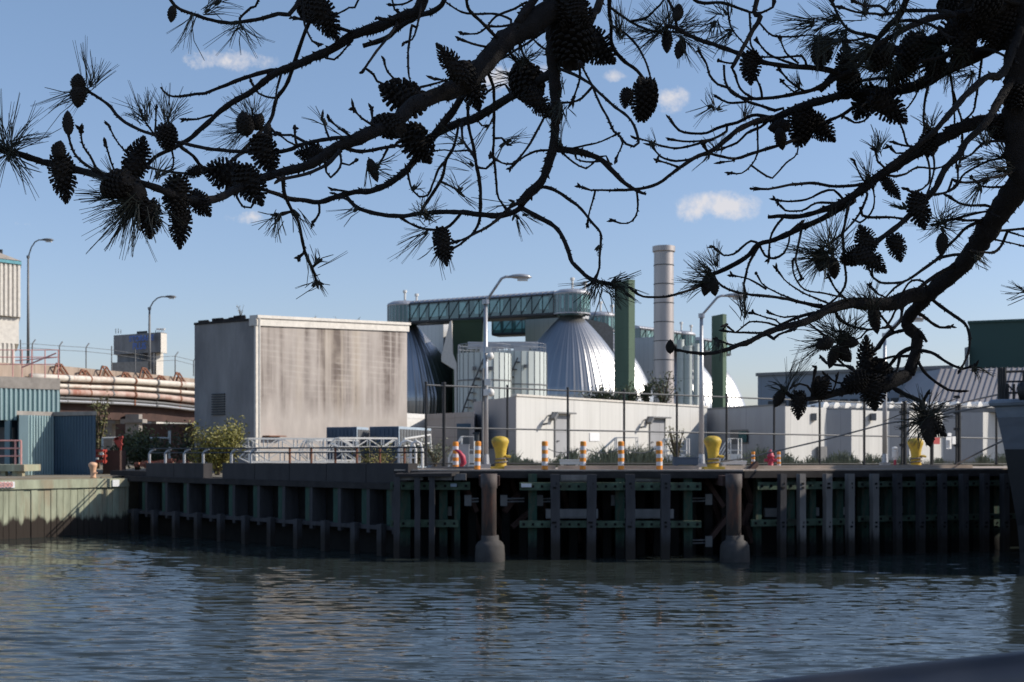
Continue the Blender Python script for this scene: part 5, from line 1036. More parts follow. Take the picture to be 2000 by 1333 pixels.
# mooring lines
for pts, lb in (([P(1396,903,54.5), P(1450,897,54.3), P(1600,862,53.5), P(1730,828,52.2), P(1860,806,51), P(1950,791,50)], 'long mooring line from the middle yellow bollard to the ship'), ([P(1868,907,60), P(1920,880,56), P(1957,862,52), P(1975,845,50)], 'short mooring line rising to the ship from the thick right post'), ([P(1848,796,68), P(1900,782,60), P(1950,771,49.5)], 'thin line from the fence to the ship rail')):
    mb = MB(); mb.tube(pts, .035, 6); mb.build('mooring_line', m_pilel, None, loc=pts[0], label=lb, category='rope')
# ================================================================== vegetation on the far side
bush('bush', 424, 925, 71.5, 3.3, 3.3, 'large yellow-green bush in front of the shaded side of the concrete block', m_leafy, n=4200, leaf=.085, zb=2.9)
bush('bush', 390, 915, 71, 1.6, 1.7, 'small yellowish bush left of the large one, behind the hooked posts', m_leafy, n=500, leaf=.08, zb=2.9)
bush('drooping_tree', 268, 905, 84, 3.4, 3.6, 'drooping olive tree under the roadway', m_leafo, n=1500, leaf=.12, cat='tree', zb=2.95, droop=.35)
bush('drooping_tree', 300, 905, 82, 2.6, 2.3, 'low dark foliage at the foot of the drooping tree', m_leafd, n=900, leaf=.12, cat='bush', zb=2.95)
bush('bush', 225, 905, 80, 3.0, 1.6, 'dark bramble behind the red machine', m_leafd, n=900, leaf=.11, zb=2.95)
bush('bush', 356, 905, 92, 3, 3.2, 'dark foliage in the shade beside the concrete block', m_leafd, n=700, leaf=.12, zb=2.95)
bush('bush', 192, 900, 95, 2, 5.5, 'green climber on a pole right of the small blue shed', m_leafo, n=500, leaf=.12, zb=2.95)
bush('bush', 810, 905, 66, 1.6, 1.3, 'dark weedy bush behind the white hoops', m_leafd, n=400, leaf=.07, zb=3.4)
bush('bush', 850, 905, 70, 2.0, 1.3, 'weedy bush between the two leftmost fence posts', m_weed, n=500, leaf=.07, zb=3.5)
bush('bush', 745, 905, 68, 3.5, 1.1, 'low yellow-green weeds behind the rusty rails', m_leafy, n=800, leaf=.06, zb=3.2)
bush('small_tree', 1322, 908, 72, 1.5, 2.1, 'small leafy tree beside a fence post near the second lamp', m_leafo, n=260, leaf=.075, cat='tree', zb=ZP)
wl = [(1000,1.2,.9),(1095,.9,.6),(1120,2.2,1.1),(1185,2.4,1.25),(1240,2.6,1.35),(1272,2.2,1.15),(1345,1.4,.7),(1480,2.2,1.2),(1500,1.6,.9),(1540,.9,.8),(1585,1.1,.6),(1630,1.5,.6),(1645,2.0,.95),(1700,1.4,.8),(1722,1.0,.5),(1765,.9,.6),(1830,.8,.5),(1920,.9,.8),(1955,.9,.8),(1030,1.2,.5)]
names_ = ['behind the left yellow bollard','just left of the first striped post','between the first two striped posts','between the second and third striped posts','between the third and fourth striped posts','just left of the fourth striped post','in front of the small leafy tree','under the dark window','left of the hydrant','at the corner of the first lit bay','under the first lit bay','at the first shaded bay','a dense one in front of the first shaded bay','in front of the second lit bay','left of the third lamp','beside the service post','below the red notice','below the paper notices','beside the last fence post','at the left corner of the white building']
for (px, w_, h), nm in zip(wl, names_):
    Y = fy(px)+2.5; x, y = XY(px, Y); o2 = thing('weed_clump', 'grey-green weed clump '+nm, 'weeds', (x,y,ZP-.1), 'weeds along the fence'); mb = MB()
    for i in range(int(75*w_*h)+25):
        bx = x+rnd.gauss(0, w_*.28); by = y+rnd.uniform(-.5,.5); hh = h*.85*rnd.uniform(.35,1.2)*max(.3, 1-abs(bx-x)/w_); ax = rnd.gauss(0,.28)*hh; ay = rnd.gauss(0,.2)*hh; ww = rnd.uniform(.012,.03)
        mb.add([(bx-ww,by,ZP-.1),(bx+ww,by,ZP-.1),(bx+ax*.4+ww,by+ay*.4,ZP+hh*.6),(bx+ax*.4-ww,by+ay*.4,ZP+hh*.6),(bx+ax,by+ay,ZP+hh)], [(0,1,2,3),(3,2,4)])
        if rnd.random() < .7:
            lx, lz = bx+ax*.6, ZP+hh*rnd.uniform(.3,.9); q = rnd.uniform(.03,.08); mb.add([(lx,by,lz),(lx+q,by-.02,lz+q*.4),(lx+q*1.6,by,lz+q*1.3),(lx+q*.3,by,lz+q)], [(0,1,2,3)])
    mb.build('blades', m_weed, o2, kind='stuff')
gr = MB()
for i in range(3500):
    px = rnd.uniform(985, 1960); Y = fy(px)+rnd.uniform(.5, 3.5); x, y = XY(px, Y); hh = rnd.uniform(.08,.35); q = rnd.gauss(0,.06); gr.add([(x-.015,y,ZP-.2),(x+.015,y,ZP-.2),(x+q,y,ZP+hh)], [(0,1,2)])
gr.build('dry_grass', m_straw, None, loc=(0,66,ZP-.2), kind='stuff', label='thin dry grass along the foot of the fence', category='grass')
# red machine and rubble on the left quay
o2 = thing('red_machine', 'red painted machine frame half hidden right of the small blue shed', 'machine', P(210, 905, 76)); mb = MB()
for z in (ZZ(883,76), ZZ(893,76), ZZ(904,76)): a = P(186,0,76); b_ = P(201,0,76); mb.box(a.x, b_.x, 76, 76.8, z, z+.14)
mb.beam(P(188,906,76.2), P(188,880,76.2), .12); mb.beam(P(204,906,76.2), P(204,880,76.2), .12); mb.beam(P(226,857,77), P(236,872,77), .14, .3); mb.beam(P(224,858,77), P(240,854,77), .14); mb.beam(P(237,856,77), P(235,880,77), .10); mb.build('frame', m_redp, o2)
mb = MB(); mb.box(P(188,0,76).x, P(222,0,76).x, 77.2, 78.4, 2.95, ZZ(880,77)); mb.build('body', m_brown, o2)
mb = MB(); mb.box(P(196,0,76).x, P(203,0,76).x, 75.85, 75.95, ZZ(889,76), ZZ(885,76)); mb.box(P(186,0,76).x, P(193,0,76).x, 75.85, 75.95, ZZ(898,76), ZZ(894,76)); mb.build('reflector', m_wpaint, o2)
for k, (px, w_, h) in enumerate(((292,1.0,.35),(302,.8,.3),(333,1.3,.4),(313,.9,.25))):
    q = P(px, 905, 72); mb = MB()
    for i in range(26): c_ = q+Vector((rnd.gauss(0,w_*.4), rnd.uniform(-.4,.4), 0)); s2 = rnd.uniform(.06,.16); zz = ZZ(905,72)-.3+rnd.uniform(0,h); mb.box(c_.x-s2,c_.x+s2,c_.y-s2,c_.y+s2,zz,zz+s2)
    mb.build('rubble_heap', m_brick, None, loc=(q.x,72,2.95), label=['reddish rubble heap behind the first hooked post','small reddish rubble heap right of the first hooked post','widest reddish rubble heap behind the third hooked post','low reddish rubble heap by the second hooked post'][k], category='rubble', kind='stuff', group='rubble heaps')
mb = MB(); mb.tube([P(292,856,90), P(331,856,90)], .07, 6); mb.tube([P(331,905,90), P(331,842,90)], .09, 6); mb.tube([P(200,856,90), P(236,855,90)], .07, 6); mb.tube([P(200,905,90), P(200,856,90)], .07, 6); mb.build('pale_pipe_fence', m_wpaint, None, loc=P(331,905,90), label='pale pipe barrier standing under the roadway', category='barrier')
# near handrail
o = thing('near_handrail', 'blurred dark metal handrail crossing the bottom right corner', 'railing', (1.2, 1.5, 2.66))
mb = MB(); mb.smooth = True; a, b_ = P(1330, 1408, 1.45), P(2700, 1248, 1.62); a2 = P(1330,1390,1.45); mb.tube([a+Vector((-1.5,-.2,-.0)), a, b_, b_+Vector((2,.2,.2))], .034, 16); mb.build('top_tube', m_rail, o)
mb = MB(); q = Vector((0,.03,-.085)); mb.tube([a+Vector((-1.5,-.2,0))+q, a+q, b_+q, b_+Vector((2,.2,.2))+q], .022, 12); mb.build('lower_tube', m_rail, o)
for t in (0.05, 1.0): p = a.lerp(b_, t); mb = MB(); mb.tube([(p.x,p.y,2.66),(p.x,p.y,p.z-.03)], .02, 10); mb.build('post', m_rail, o)
# ================================================================== the near pine: traced limbs, twigs, needles and cones, all about 3 m away
# each line: widths (photo pixels) | points x,y ... ; a limb takes its distance from what it grows out of
BR = '''
70 62 54|2993,-100 2600,-330 2100,-380 1500,-330 1250,-230 1090,-120 1085,-60
48 44 34 26 20 17 16 20|1085,-60 1082,0 1082,90 1082,150 1085,195 1084,255 1081,288 1070,324 1058,354 1034,378 1016,399
56 48 41 36 31 28 24 20 16|1086,-40 1094,10 1064,27 1025,57 986,80 950,120 920,150 890,172 845,190 800,210 775,237 700,270 655,290 610,320 550,337 520,346
17 14 13 12|520,346 470,366 430,386 400,391 350,385 318,372 282,360 230,348 210,345 144,331 93,319 30,300 -12,290 -60,285
50 30 20|1250,-230 1000,-170 600,-130 300,-90
26 22 20 16 12 9 7|850,-150 826,0 790,32 730,55 688,69 655,93 610,114 574,129 535,145 490,180 439,210 400,246 375,268 348,285 303,308 270,345
9 7 4|538,138 505,144 460,159 400,183 384,184 351,189 327,186 314,171
90 74 66 60 50|2993,-100 2550,-200 2150,-150 2030,-60 2000,60 1988,150 1986,250 1992,330 2005,350
52 50 44 38 34 30 24 22 22|2005,350 1981,376 1955,410 1928,450 1902,489 1876,521 1849,544 1823,568 1797,594 1779,615 1770,634 1778,645 1789,655 1791,677 1780,716 1775,732
24 30 24 14 9 7|1775,732 1747,743 1720,754 1670,757 1643,765 1615,773 1582,779 1554,779 1533,765 1524,754
34 26 20 14 10 7 5|1810,575 1779,578 1747,592 1705,594 1660,592 1626,602 1605,611 1571,630 1538,637 1504,648 1470,664 1436,677 1403,688 1376,691 1345,688 1318,683
24 24 22 20 16 10 8|1985,240 1972,237 1933,236 1900,242 1840,270 1810,288 1768,312 1720,342 1679,374 1639,399 1598,414 1561,423 1531,423 1500,424
14 12 10 8|1666,392 1631,412 1605,428 1565,445 1538,458 1504,472 1480,478 1463,499 1443,512 1416,526 1392,536
46 34 24 18 14|2060,-60 1984,15 1945,30 1900,60 1855,72 1810,84 1765,99 1735,99 1699,107 1660,120 1630,147 1600,177
26 24 20 16 14|1985,85 1954,87 1915,105 1870,126 1840,141 1795,165 1735,180 1660,184 1600,198 1560,210 1515,231
14 10 8 6 5|1515,231 1470,240 1440,255 1416,276 1392,294 1356,309 1329,327 1305,345 1284,360 1260,367 1230,371 1200,372
18 12 9|2000,40 1960,141 1930,150 1906,168 1879,195 1861,216 1840,240 1828,255 1795,282 1759,309 1729,333
18 14 11 10|1985,150 1972,165 1954,192 1936,225 1918,249 1885,279 1870,306 1846,330 1828,366 1810,387 1794,402 1771,426 1747,447 1718,468 1697,486
22 16 12 9|1985,30 1975,3 1945,20 1900,25 1855,30 1810,39 1768,57 1735,75 1690,100
16 14 10 8|1800,-160 1768,6 1735,51 1720,69 1700,100 1675,130 1640,160
16 12 10 8|1600,-300 1480,-5 1485,33 1470,60 1455,87 1440,114 1430,132
22 18 14|1190,-150 1172,0 1160,24 1151,50
20 18 16|1060,-40 1043,0 1028,20 1010,45
18 16 13 11 8|1084,140 1040,165 1004,186 968,207 929,231 890,243 854,261 839,276 818,303 800,325 796,332 760,359 724,373 685,377 655,386 625,395 595,392 565,389 544,380 520,373
16 15 15|912,160 899,195 860,249 839,276
12 9 8|1016,408 1004,415 980,421 941,420 905,415 860,414 818,418 790,422 751,421 724,415 700,407 685,395 678,386
7 6|1025,391 995,406 977,424 950,445 920,460 899,478 881,487
6|938,418 935,436 920,460 893,472
6|902,415 887,433 866,448 830,448 800,436 790,430
10 9 8 8|1016,405 1055,427 1082,442 1100,466 1112,496 1118,514 1133,529 1151,544 1166,550 1199,556
7 6 6|1058,366 1079,369 1109,388 1136,409 1154,433 1172,454 1174,472 1171,505 1171,523 1163,543
14 12 10 5|1084,290 1118,295 1148,301 1175,313 1199,337 1220,358 1244,373 1262,379
5|1200,372 1154,372 1139,367
4|1163,373 1157,394 1150,421 1148,433
4|1244,376 1246,400 1241,424 1226,437 1211,437 1202,433
5|1078,294 1067,294 1046,296 1025,305 1010,317 1001,325
5|1067,225 1055,246 1034,283 1019,304 1001,320 980,319 965,310
6|950,135 953,144 963,168 965,210 965,270 963,300 968,336 970,375 974,388 986,406
8 7|914,210 915,246 924,285 932,330 938,366 939,399 938,418
6|902,245 905,276 920,297 930,315
5|932,327 950,330 959,321
4|846,296 869,293 890,296 914,294
7|896,240 887,285 872,312 866,339 857,360 830,400 820,418
5|869,315 857,330 845,360 836,381 818,384 805,372 796,338
5|860,355 878,363 896,375
4|1202,264 1175,276 1145,284 1118,290
4|1094,294 1109,309 1130,324 1145,330 1157,321 1172,306 1184,305 1188,315
4|1124,304 1126,311 1145,317 1172,315
6|1084,125 1094,135 1124,147 1154,165 1172,183 1202,210 1226,228 1241,252 1247,279 1238,287 1223,282 1211,267 1199,258 1187,231 1172,204 1157,168 1136,129
5|1158,168 1136,192 1118,200 1097,201
4|1211,267 1216,279 1205,308
5|1132,120 1132,156 1120,192
10 8 7|1200,-140 1190,0 1193,45 1196,90 1220,120 1244,138 1262,162
5|1195,50 1229,72 1250,99 1265,132 1273,162
5|1192,15 1200,21 1230,42 1260,57 1290,63 1323,62
8 9 10 12|1300,50 1323,57 1344,69 1374,81 1410,93 1443,105 1485,120 1530,129 1590,133 1620,138 1650,150
5|1230,42 1260,36 1281,18 1296,0 1300,-40
6|1300,-60 1305,0 1315,18 1322,55
7|1340,-60 1356,0 1410,6 1440,15 1464,24 1488,25 1509,15 1512,3
5|1464,24 1466,60 1467,90 1482,111
4|1422,21 1428,54 1449,81 1467,99
4|1650,81 1620,78 1584,69 1545,72 1509,70 1492,55
5|1560,129 1524,117 1500,105 1480,82
4|1560,125 1536,105 1524,78
5|1575,130 1566,111 1530,112 1485,112
4|1430,124 1425,124 1407,120
6|1530,212 1515,216 1485,207 1458,198 1440,186 1422,172 1401,165 1386,147 1380,126 1366,102
10 7 5|1660,140 1644,147 1611,165 1584,177 1545,186 1500,192 1455,192 1428,180 1416,159 1414,129
5|1475,193 1470,192 1446,174 1437,150
5|1458,200 1422,201 1404,192
5|1570,178 1563,174 1539,156 1524,139
4|1560,176 1551,180 1530,162
5|1488,190 1485,171 1476,153
8 6|1515,231 1470,226 1440,240 1410,247 1380,260 1350,261 1326,255 1311,237
5|1420,256 1392,272 1365,276 1335,276 1314,273
5|1395,272 1380,276 1350,285 1320,290 1290,285 1266,276 1243,271
5|1352,311 1320,315 1290,306 1275,288
5|1325,327 1305,320 1287,315
4|1480,248 1480,258 1479,300 1467,324 1449,339 1431,339
4|1558,260 1557,300 1536,318 1521,336 1509,348 1486,337
7|1570,265 1530,282 1500,290 1470,300 1437,310 1410,306 1386,300 1375,285
3|1436,312 1434,315 1417,316
6|1500,236 1485,249 1458,261 1440,279 1410,291
7|1705,352 1699,357 1660,364 1620,364 1590,358 1560,360 1530,364 1500,370 1474,369
5|1655,397 1647,390 1629,372 1605,376 1575,390 1539,394 1518,391
5|1650,394 1632,397 1595,397 1565,412 1534,411 1524,402
5|1484,478 1467,471 1450,483 1433,497 1413,499 1399,488
6|1482,480 1463,515 1457,539 1453,556 1455,572
5|1484,480 1494,499 1511,505 1531,495 1541,472 1544,451 1558,440
5|1531,424 1514,445 1504,468 1502,502
5|1566,445 1558,485 1554,512 1565,542
8 6|1650,594 1605,600 1565,591 1527,583 1490,578 1457,575 1423,566 1403,553 1392,540
4|1500,648 1524,634 1514,625 1494,620 1473,613
4|1560,628 1558,618 1531,620 1507,613
7 5|1590,612 1554,622 1521,637 1494,650 1446,650 1416,647
4|1520,637 1490,630 1463,630 1436,650 1423,640
5|1480,660 1457,674 1430,674 1406,667
6|1497,652 1511,662 1521,654 1545,645
6|1392,536 1372,556 1359,563 1335,571 1298,580 1257,580 1241,571
4|1605,596 1565,590 1511,569 1487,553 1480,539
4|1619,593 1585,580 1558,566 1531,546 1521,532
4|1497,565 1463,546 1433,539
4|1660,592 1650,582 1605,573 1571,566 1551,539 1548,515
6|2003,447 1968,450 1935,452
6|1968,452 1955,481 1941,494 1923,493 1900,492
4|1975,455 2010,466
4|1925,462 1936,466 1978,476 2000,481
6|1925,440 1915,431 1889,431 1857,429 1831,437
6|1940,420 1928,413 1889,421 1860,430
6|1940,405 1923,401 1897,402 1873,397 1855,385
7 6 5|1925,428 1889,444 1868,465 1849,484 1831,505 1789,536 1768,550 1747,563 1729,581 1716,576 1705,565
6|1880,515 1876,498 1852,500 1831,507 1805,526 1763,551 1718,552 1705,542 1702,534
9 7|1868,518 1831,536 1805,555 1789,568
5|1812,562 1802,550 1781,548 1768,563 1760,578
7 6|1815,580 1828,592 1849,607 1876,626 1889,639 1894,660 1893,682 1887,702 1876,721
7 6|1790,685 1797,685 1819,689 1843,704 1863,715 1879,721 1901,715
7 6|1786,700 1791,704 1805,726 1829,748 1854,762 1876,764
10 7|1740,752 1747,759 1766,770 1785,779 1802,787 1805,809 1810,820
6|1802,787 1806,780 1810,773
7|1795,612 1802,616 1818,630 1835,640 1854,639
12 5|1790,645 1799,652 1810,668
9|1790,680 1777,681 1758,691 1741,710 1725,729
6|1785,696 1747,696 1725,702 1708,702
6|1758,692 1755,710 1753,721 1740,740
7|1780,646 1774,644 1747,650 1728,660 1717,680 1703,688 1690,690
6|1747,650 1730,628 1720,616 1712,600
5|1640,598 1632,608 1643,625 1659,636 1676,641 1698,644 1730,640
4|1692,647 1681,660 1665,665 1656,655
4|1575,630 1582,633 1599,647 1610,655
7|1778,585 1764,600 1758,628 1742,644 1725,663 1709,685 1700,690
5|1770,590 1753,600 1742,622 1730,640
6|1675,742 1665,718 1637,714 1615,710 1607,702
5|1668,724 1648,713 1637,702
5|1680,730 1670,724 1662,735 1643,749 1626,743 1615,735
6|1585,775 1590,737 1592,724
4|1610,772 1626,765 1633,743
5|1590,778 1585,765 1577,754 1563,750 1552,754
8 6|1699,70 1666,63 1645,45 1627,9
6|1765,22 1720,30 1714,28 1672,24 1645,15
6|1735,28 1720,13 1690,12 1669,3
5|1700,72 1675,78 1645,81 1618,75
8|1855,25 1846,22 1810,21 1765,21
6|1955,344 1924,350 1900,357 1873,356
5|1990,366 1969,366 1930,366 1915,363 1903,353
6|1985,280 1978,279 1945,276 1918,282 1900,300 1880,310
5|1988,306 1975,306 1930,315 1894,333 1879,345 1870,363 1855,374 1828,380
6|1813,166 1807,195 1804,225 1806,255
4|1792,178 1780,201 1765,216 1750,225
5|1800,290 1774,285 1765,258 1756,237
5|1852,140 1855,144 1861,180 1864,222 1864,252
5|1918,108 1912,156 1906,192 1900,219 1876,240 1860,246
5|1862,180 1870,210 1878,237 1879,270
5|1720,183 1681,210 1699,222 1687,237 1669,240 1654,231
8|1720,186 1672,207 1645,225 1615,237 1590,245
5|1810,305 1816,330 1813,360 1792,374
5|1812,295 1822,303 1825,327 1819,354 1812,378
5|1730,333 1726,327 1714,315 1711,297
5|1795,288 1768,285 1747,279
5|1790,292 1765,300 1750,300 1741,291
5|1730,342 1750,345 1771,339 1792,327 1825,330 1850,322
4|1695,362 1690,357 1678,339 1669,318
6|1665,385 1658,400 1650,439 1646,460 1649,508 1652,550 1639,576 1616,597
5|1694,379 1679,416 1652,450 1616,479 1600,490
4|1705,368 1708,395 1700,418 1679,435 1666,429
6|1680,405 1684,421 1705,425 1739,425 1763,428
5|1621,544 1634,568 1652,584 1665,592
4|1631,602 1634,620 1652,634 1679,641
5|1860,350 1852,374 1823,380 1792,381 1773,371
5|1870,330 1870,358 1852,374
5|998,50 998,39 968,28 932,28 902,24 869,3 855,-20
7|977,80 956,60 935,39 917,21 911,0 905,-80
6|962,96 959,94 926,87 902,78
5|1028,5 1004,18 968,33 950,54 932,66 908,66
5|1000,48 980,52 959,52
6|1084,52 1064,60 1040,78 1007,99 985,112
5|1084,95 1070,99 1052,87 1034,69
6|1025,57 1016,87 1022,108 1030,120
6|980,85 995,102 1007,120 1013,132
5|1000,190 986,165 962,174 955,178
4|926,224 941,246 956,245 962,234
5|968,270 980,270 988,279
8|171,178 210,204 228,225 255,246 300,264 325,275 354,279 390,288 435,294 475,296 550,296 595,281 640,272 690,268
6|210,342 186,333 162,318 144,297 135,270 133,258
5|200,338 186,327 177,306 162,285 158,258
4|249,300 228,276 214,249
4|232,340 222,330 216,315 207,285
4|300,261 285,240 276,222
4|303,262 303,255 305,216
5|414,225 384,234 368,234
4|330,272 339,312 333,333 312,333 300,330
5|312,333 340,337 366,339 380,335
7|352,282 354,288 378,306 396,327 432,327 468,303 486,294
10 8 6|640,-140 577,15 544,27 499,39 450,45 414,40 378,28 351,18 333,0 325,-30
5|505,-100 505,0 490,15 469,36
5|700,-140 700,0 682,15 655,30
9 8 7|645,-140 622,0 598,57 586,90 571,135 559,168 541,192 529,234 505,261 475,294 445,321
5|550,142 541,174 538,195
5|493,165 505,183 520,190 538,192
5|590,0 592,18 595,48 610,81 618,85
5|637,114 652,117 664,108 682,87
6|775,48 754,78 730,108 709,139
5|825,0 814,54 805,78 793,83
5|805,50 799,84 797,120 799,150 805,168
7|700,64 685,62 661,54 628,46 595,39 574,36
12 10|880,-140 868,0 814,33 775,57 754,75 709,90
6|742,37 766,39 790,30
5|770,-130 766,0 775,21
5|820,-20 805,0 787,9 769,10
5|745,255 724,243 706,231 693,216
5|738,250 729,243 726,219
5|690,272 682,264 664,252 646,237
5|645,274 642,268 637,255 631,234
5|580,285 577,273 576,255
6|620,285 604,282 586,273 568,264 544,264 529,252
4|580,285 562,276 547,264
5|660,290 667,318 658,336 646,347 637,336 636,325
4|668,320 682,323 691,317
8|665,295 640,321 616,333 592,342 550,350
8|676,290 706,296 742,291 769,285
5|757,291 748,309 736,327
5|757,168 736,159 730,147
5|790,172 775,159 757,141 751,120
5|820,185 814,174 835,168 865,159 890,150
5|870,170 872,159 851,155
8 7 8|553,345 555,377 568,407 583,434 589,461 595,491 610,524 618,551
5|622,395 624,416 613,433
5|463,385 475,404 490,406 499,392
7|550,418 565,415 574,413
6|595,488 592,495 586,500
5|611,522 618,515
5|685,377 673,374 652,371
5|690,395 678,390 655,380
6|1700,130 1720,110 1760,105 1800,95
8|1880,62 1850,110 1800,130 1750,150 1700,155 1660,165
8|1960,88 1930,70 1890,80 1840,110 1800,120
7|1850,72 1820,50 1780,40 1740,45
7|1980,120 1940,100 1900,95 1870,85
8|2020,200 2010,260 2004,330
6|1940,30 1915,60 1890,110 1850,140
7|1900,60 1880,30 1850,-10 1830,-60
10|2000,10 1930,-10 1870,-30 1800,-60
'''
# needles: x,y, direction (deg, 0=right 90=up), spread, count, length (px)
ND = '''170,178,195,30,12,110;178,170,75,40,16,80;285,235,110,50,22,60;328,240,75,60,24,65;18,295,90,100,34,90;20,300,265,90,18,90;490,235,95,75,34,62;480,250,200,60,22,75
262,385,195,70,44,95;265,400,235,60,42,88;245,365,160,40,16,70;300,400,280,60,20,60;305,350,50,60,12,60;375,28,245,25,8,75;470,48,270,90,12,68;470,45,200,40,5,60;420,10,60,80,10,45;400,25,40,50,14,55
545,418,235,70,12,55;575,413,295,40,8,50;618,550,200,30,5,40;620,550,300,30,5,32;618,515,100,30,4,35;618,515,30,12,3,48;600,500,290,25,5,55;700,407,200,25,6,52;637,245,130,40,4,60;678,262,160,15,3,45
835,430,95,90,28,45;835,450,212,30,10,78;860,485,262,70,16,45;730,330,0,40,8,60;722,322,270,20,3,62;805,372,30,40,5,38;896,375,125,30,5,48;896,375,45,20,3,60;898,378,315,20,4,42;905,280,150,25,6,60;925,325,150,20,5,60
988,279,25,35,8,48;985,280,230,30,4,52;955,245,240,20,4,62;1005,395,175,10,3,60;1005,420,285,30,7,45;1020,420,320,20,4,34;1020,125,100,100,28,58;1000,150,178,34,10,55;1095,201,270,60,10,48;1095,190,95,30,5,48;1098,285,110,40,6,50
1165,548,200,50,8,48;1170,550,270,110,26,68;1195,552,15,40,14,48;1200,556,310,60,14,55;1171,480,225,8,2,35;1212,75,80,60,22,75;1300,62,95,80,42,70;1290,62,190,44,26,80;1320,62,30,50,22,62;1330,72,300,40,14,62;1398,42,245,70,20,55;1420,30,120,70,12,45;1430,60,200,50,14,55
1395,212,110,40,8,42;1392,208,200,20,5,48;1400,215,30,20,4,34;1455,230,80,50,12,42;1275,285,100,20,4,45;1400,295,100,60,10,42;1385,300,235,15,4,35;1590,45,190,40,24,72;1605,70,235,50,30,55;1640,40,170,60,24,62;1650,60,240,60,28,62;1640,78,200,30,14,60
1700,90,200,70,30,52;1740,110,240,80,30,50;1715,293,95,60,20,36;1700,350,130,60,14,50;1815,250,100,70,16,38;1925,285,105,50,20,48;1920,310,185,30,12,48;1968,310,150,60,24,52;1972,330,190,60,26,62;1930,350,200,50,14,52;1915,365,240,30,10,50
1770,407,150,40,8,38;1838,437,185,50,12,62;1838,437,45,50,18,62;1838,445,330,40,12,50;1845,440,90,40,6,55;1390,540,155,50,34,58;1370,552,195,30,14,52;1400,520,110,40,18,48;1625,495,130,110,66,78;1605,500,190,50,24,66;1610,505,245,60,18,48;1454,620,95,40,18,58;1405,667,255,40,12,32
1645,662,110,110,66,74;1620,668,190,44,24,66;1700,600,110,80,44,52;1535,765,75,30,11,85;1530,762,150,34,7,42;1805,815,180,110,46,58;1810,812,90,110,44,48;1810,820,250,34,9,58;1812,815,20,50,16,48;1900,716,338,20,5,54;1900,716,300,20,4,38;2008,570,190,50,12,45
1905,500,300,50,12,32;1560,172,100,44,12,32;1735,140,230,90,26,50;1780,120,250,90,30,50;1830,90,220,90,30,55;1850,130,260,90,26,50;1760,50,200,90,28,55;1700,130,180,90,24,50;1800,70,100,90,24,50;1880,100,250,90,24,50;1900,140,230,70,18,50;1690,30,120,90,20,45;1750,0,250,90,20,50'''
# cones: x,y,w,h,direction of the tip (deg),kind
CN = '''153,162,30,34,90,c;153,188,32,44,265,c;133,240,22,48,95,c;115,292,28,34,80,c;123,345,58,92,275,o;336,28,18,34,265,c;326,268,46,50,270,r;228,360,58,66,200,r;268,310,58,82,75,o;262,392,48,70,250,c;290,425,60,74,270,o;345,385,62,84,268,o;352,440,50,82,268,o;390,398,48,56,310,o
440,340,70,84,170,o;490,362,66,80,300,o;378,336,28,36,200,o;518,302,62,76,295,o;478,242,38,46,100,c;503,238,30,34,60,c;523,262,20,36,90,c;605,300,44,52,180,o;634,34,58,92,300,o;606,14,60,60,120,r;729,333,20,46,290,c;785,190,76,96,150,o;758,246,54,66,160,r;815,282,72,82,305,o
882,125,46,84,128,o;922,168,62,92,285,o;905,150,60,60,90,r;1028,158,76,78,110,r;1052,202,46,74,315,o;866,480,44,72,280,o;1118,88,96,96,265,r;1165,92,74,84,320,o;1110,18,74,70,250,o;1135,25,50,60,300,o;1087,228,24,46,265,c;1223,192,30,38,262,o;1258,194,60,78,265,r
1303,82,22,46,268,c;1328,97,22,40,255,c;1324,24,22,38,80,c;1466,132,46,62,270,o;1605,105,46,62,255,o;1652,125,48,72,95,o;1658,165,52,60,250,r;1522,248,30,44,190,c;1525,272,24,42,285,c;1565,245,60,74,270,r;1602,250,52,70,315,o;1735,210,60,88,325,o;1690,200,58,70,240,o
1814,278,44,52,90,r;1950,250,48,48,270,r;1741,368,28,54,300,o;1795,412,50,72,280,o;1840,478,24,44,268,c;1751,483,42,54,290,o;1690,468,48,54,110,o;1700,508,46,70,320,o;1668,500,44,50,200,r;1628,524,26,42,275,c;1606,512,28,38,255,c;1380,558,24,40,258,c;1394,560,22,36,280,c;1309,677,18,26,90,c
1708,625,24,54,282,c;1656,668,28,42,350,c;1627,697,22,46,252,c;1649,692,28,38,310,c;1610,672,28,36,200,c;1693,702,44,84,90,o;1668,748,46,58,215,o;1705,765,58,66,275,o;1722,735,56,60,300,r;1604,758,42,42,270,r;1521,779,22,36,245,c;1560,790,36,54,270,o;1822,832,42,56,320,o;1813,842,30,60,275,c
1900,30,70,80,250,o;1860,60,60,70,220,o;1935,60,60,70,280,o;1880,90,56,70,260,r;1920,5,70,70,200,r;1960,40,60,70,290,r;1780,100,60,70,250,r;1760,140,56,66,230,o;1820,120,60,66,280,o;1860,10,60,60,200,r;1985,190,56,60,260,r;1720,110,50,60,240,r'''
PINE_ROOT = Vector((2.35, 3.15, 2.66))
PT = thing('pine_tree', 'near dark pine with twisting branches, needles and cones across the top', 'tree', PINE_ROOT)
rp = random.Random(21)
D0 = 3.0; KN = []          # known points (px, py, depth)
def crom(pts, step=9):
    out = []; n = len(pts)
    for i in range(n-1):
        p0, p1, p2, p3 = pts[max(i-1,0)], pts[i], pts[i+1], pts[min(i+2,n-1)]
        L_ = math.dist(p1, p2); k = max(1, int(L_/step))
        for j in range(k):
            t = j/k; out.append(tuple(.5*((2*p1[a])+(-p0[a]+p2[a])*t+(2*p0[a]-5*p1[a]+4*p2[a]-p3[a])*t*t+(-p0[a]+3*p1[a]-3*p2[a]+p3[a])*t**3) for a in (0,1)))
    out.append(tuple(pts[-1])); return out
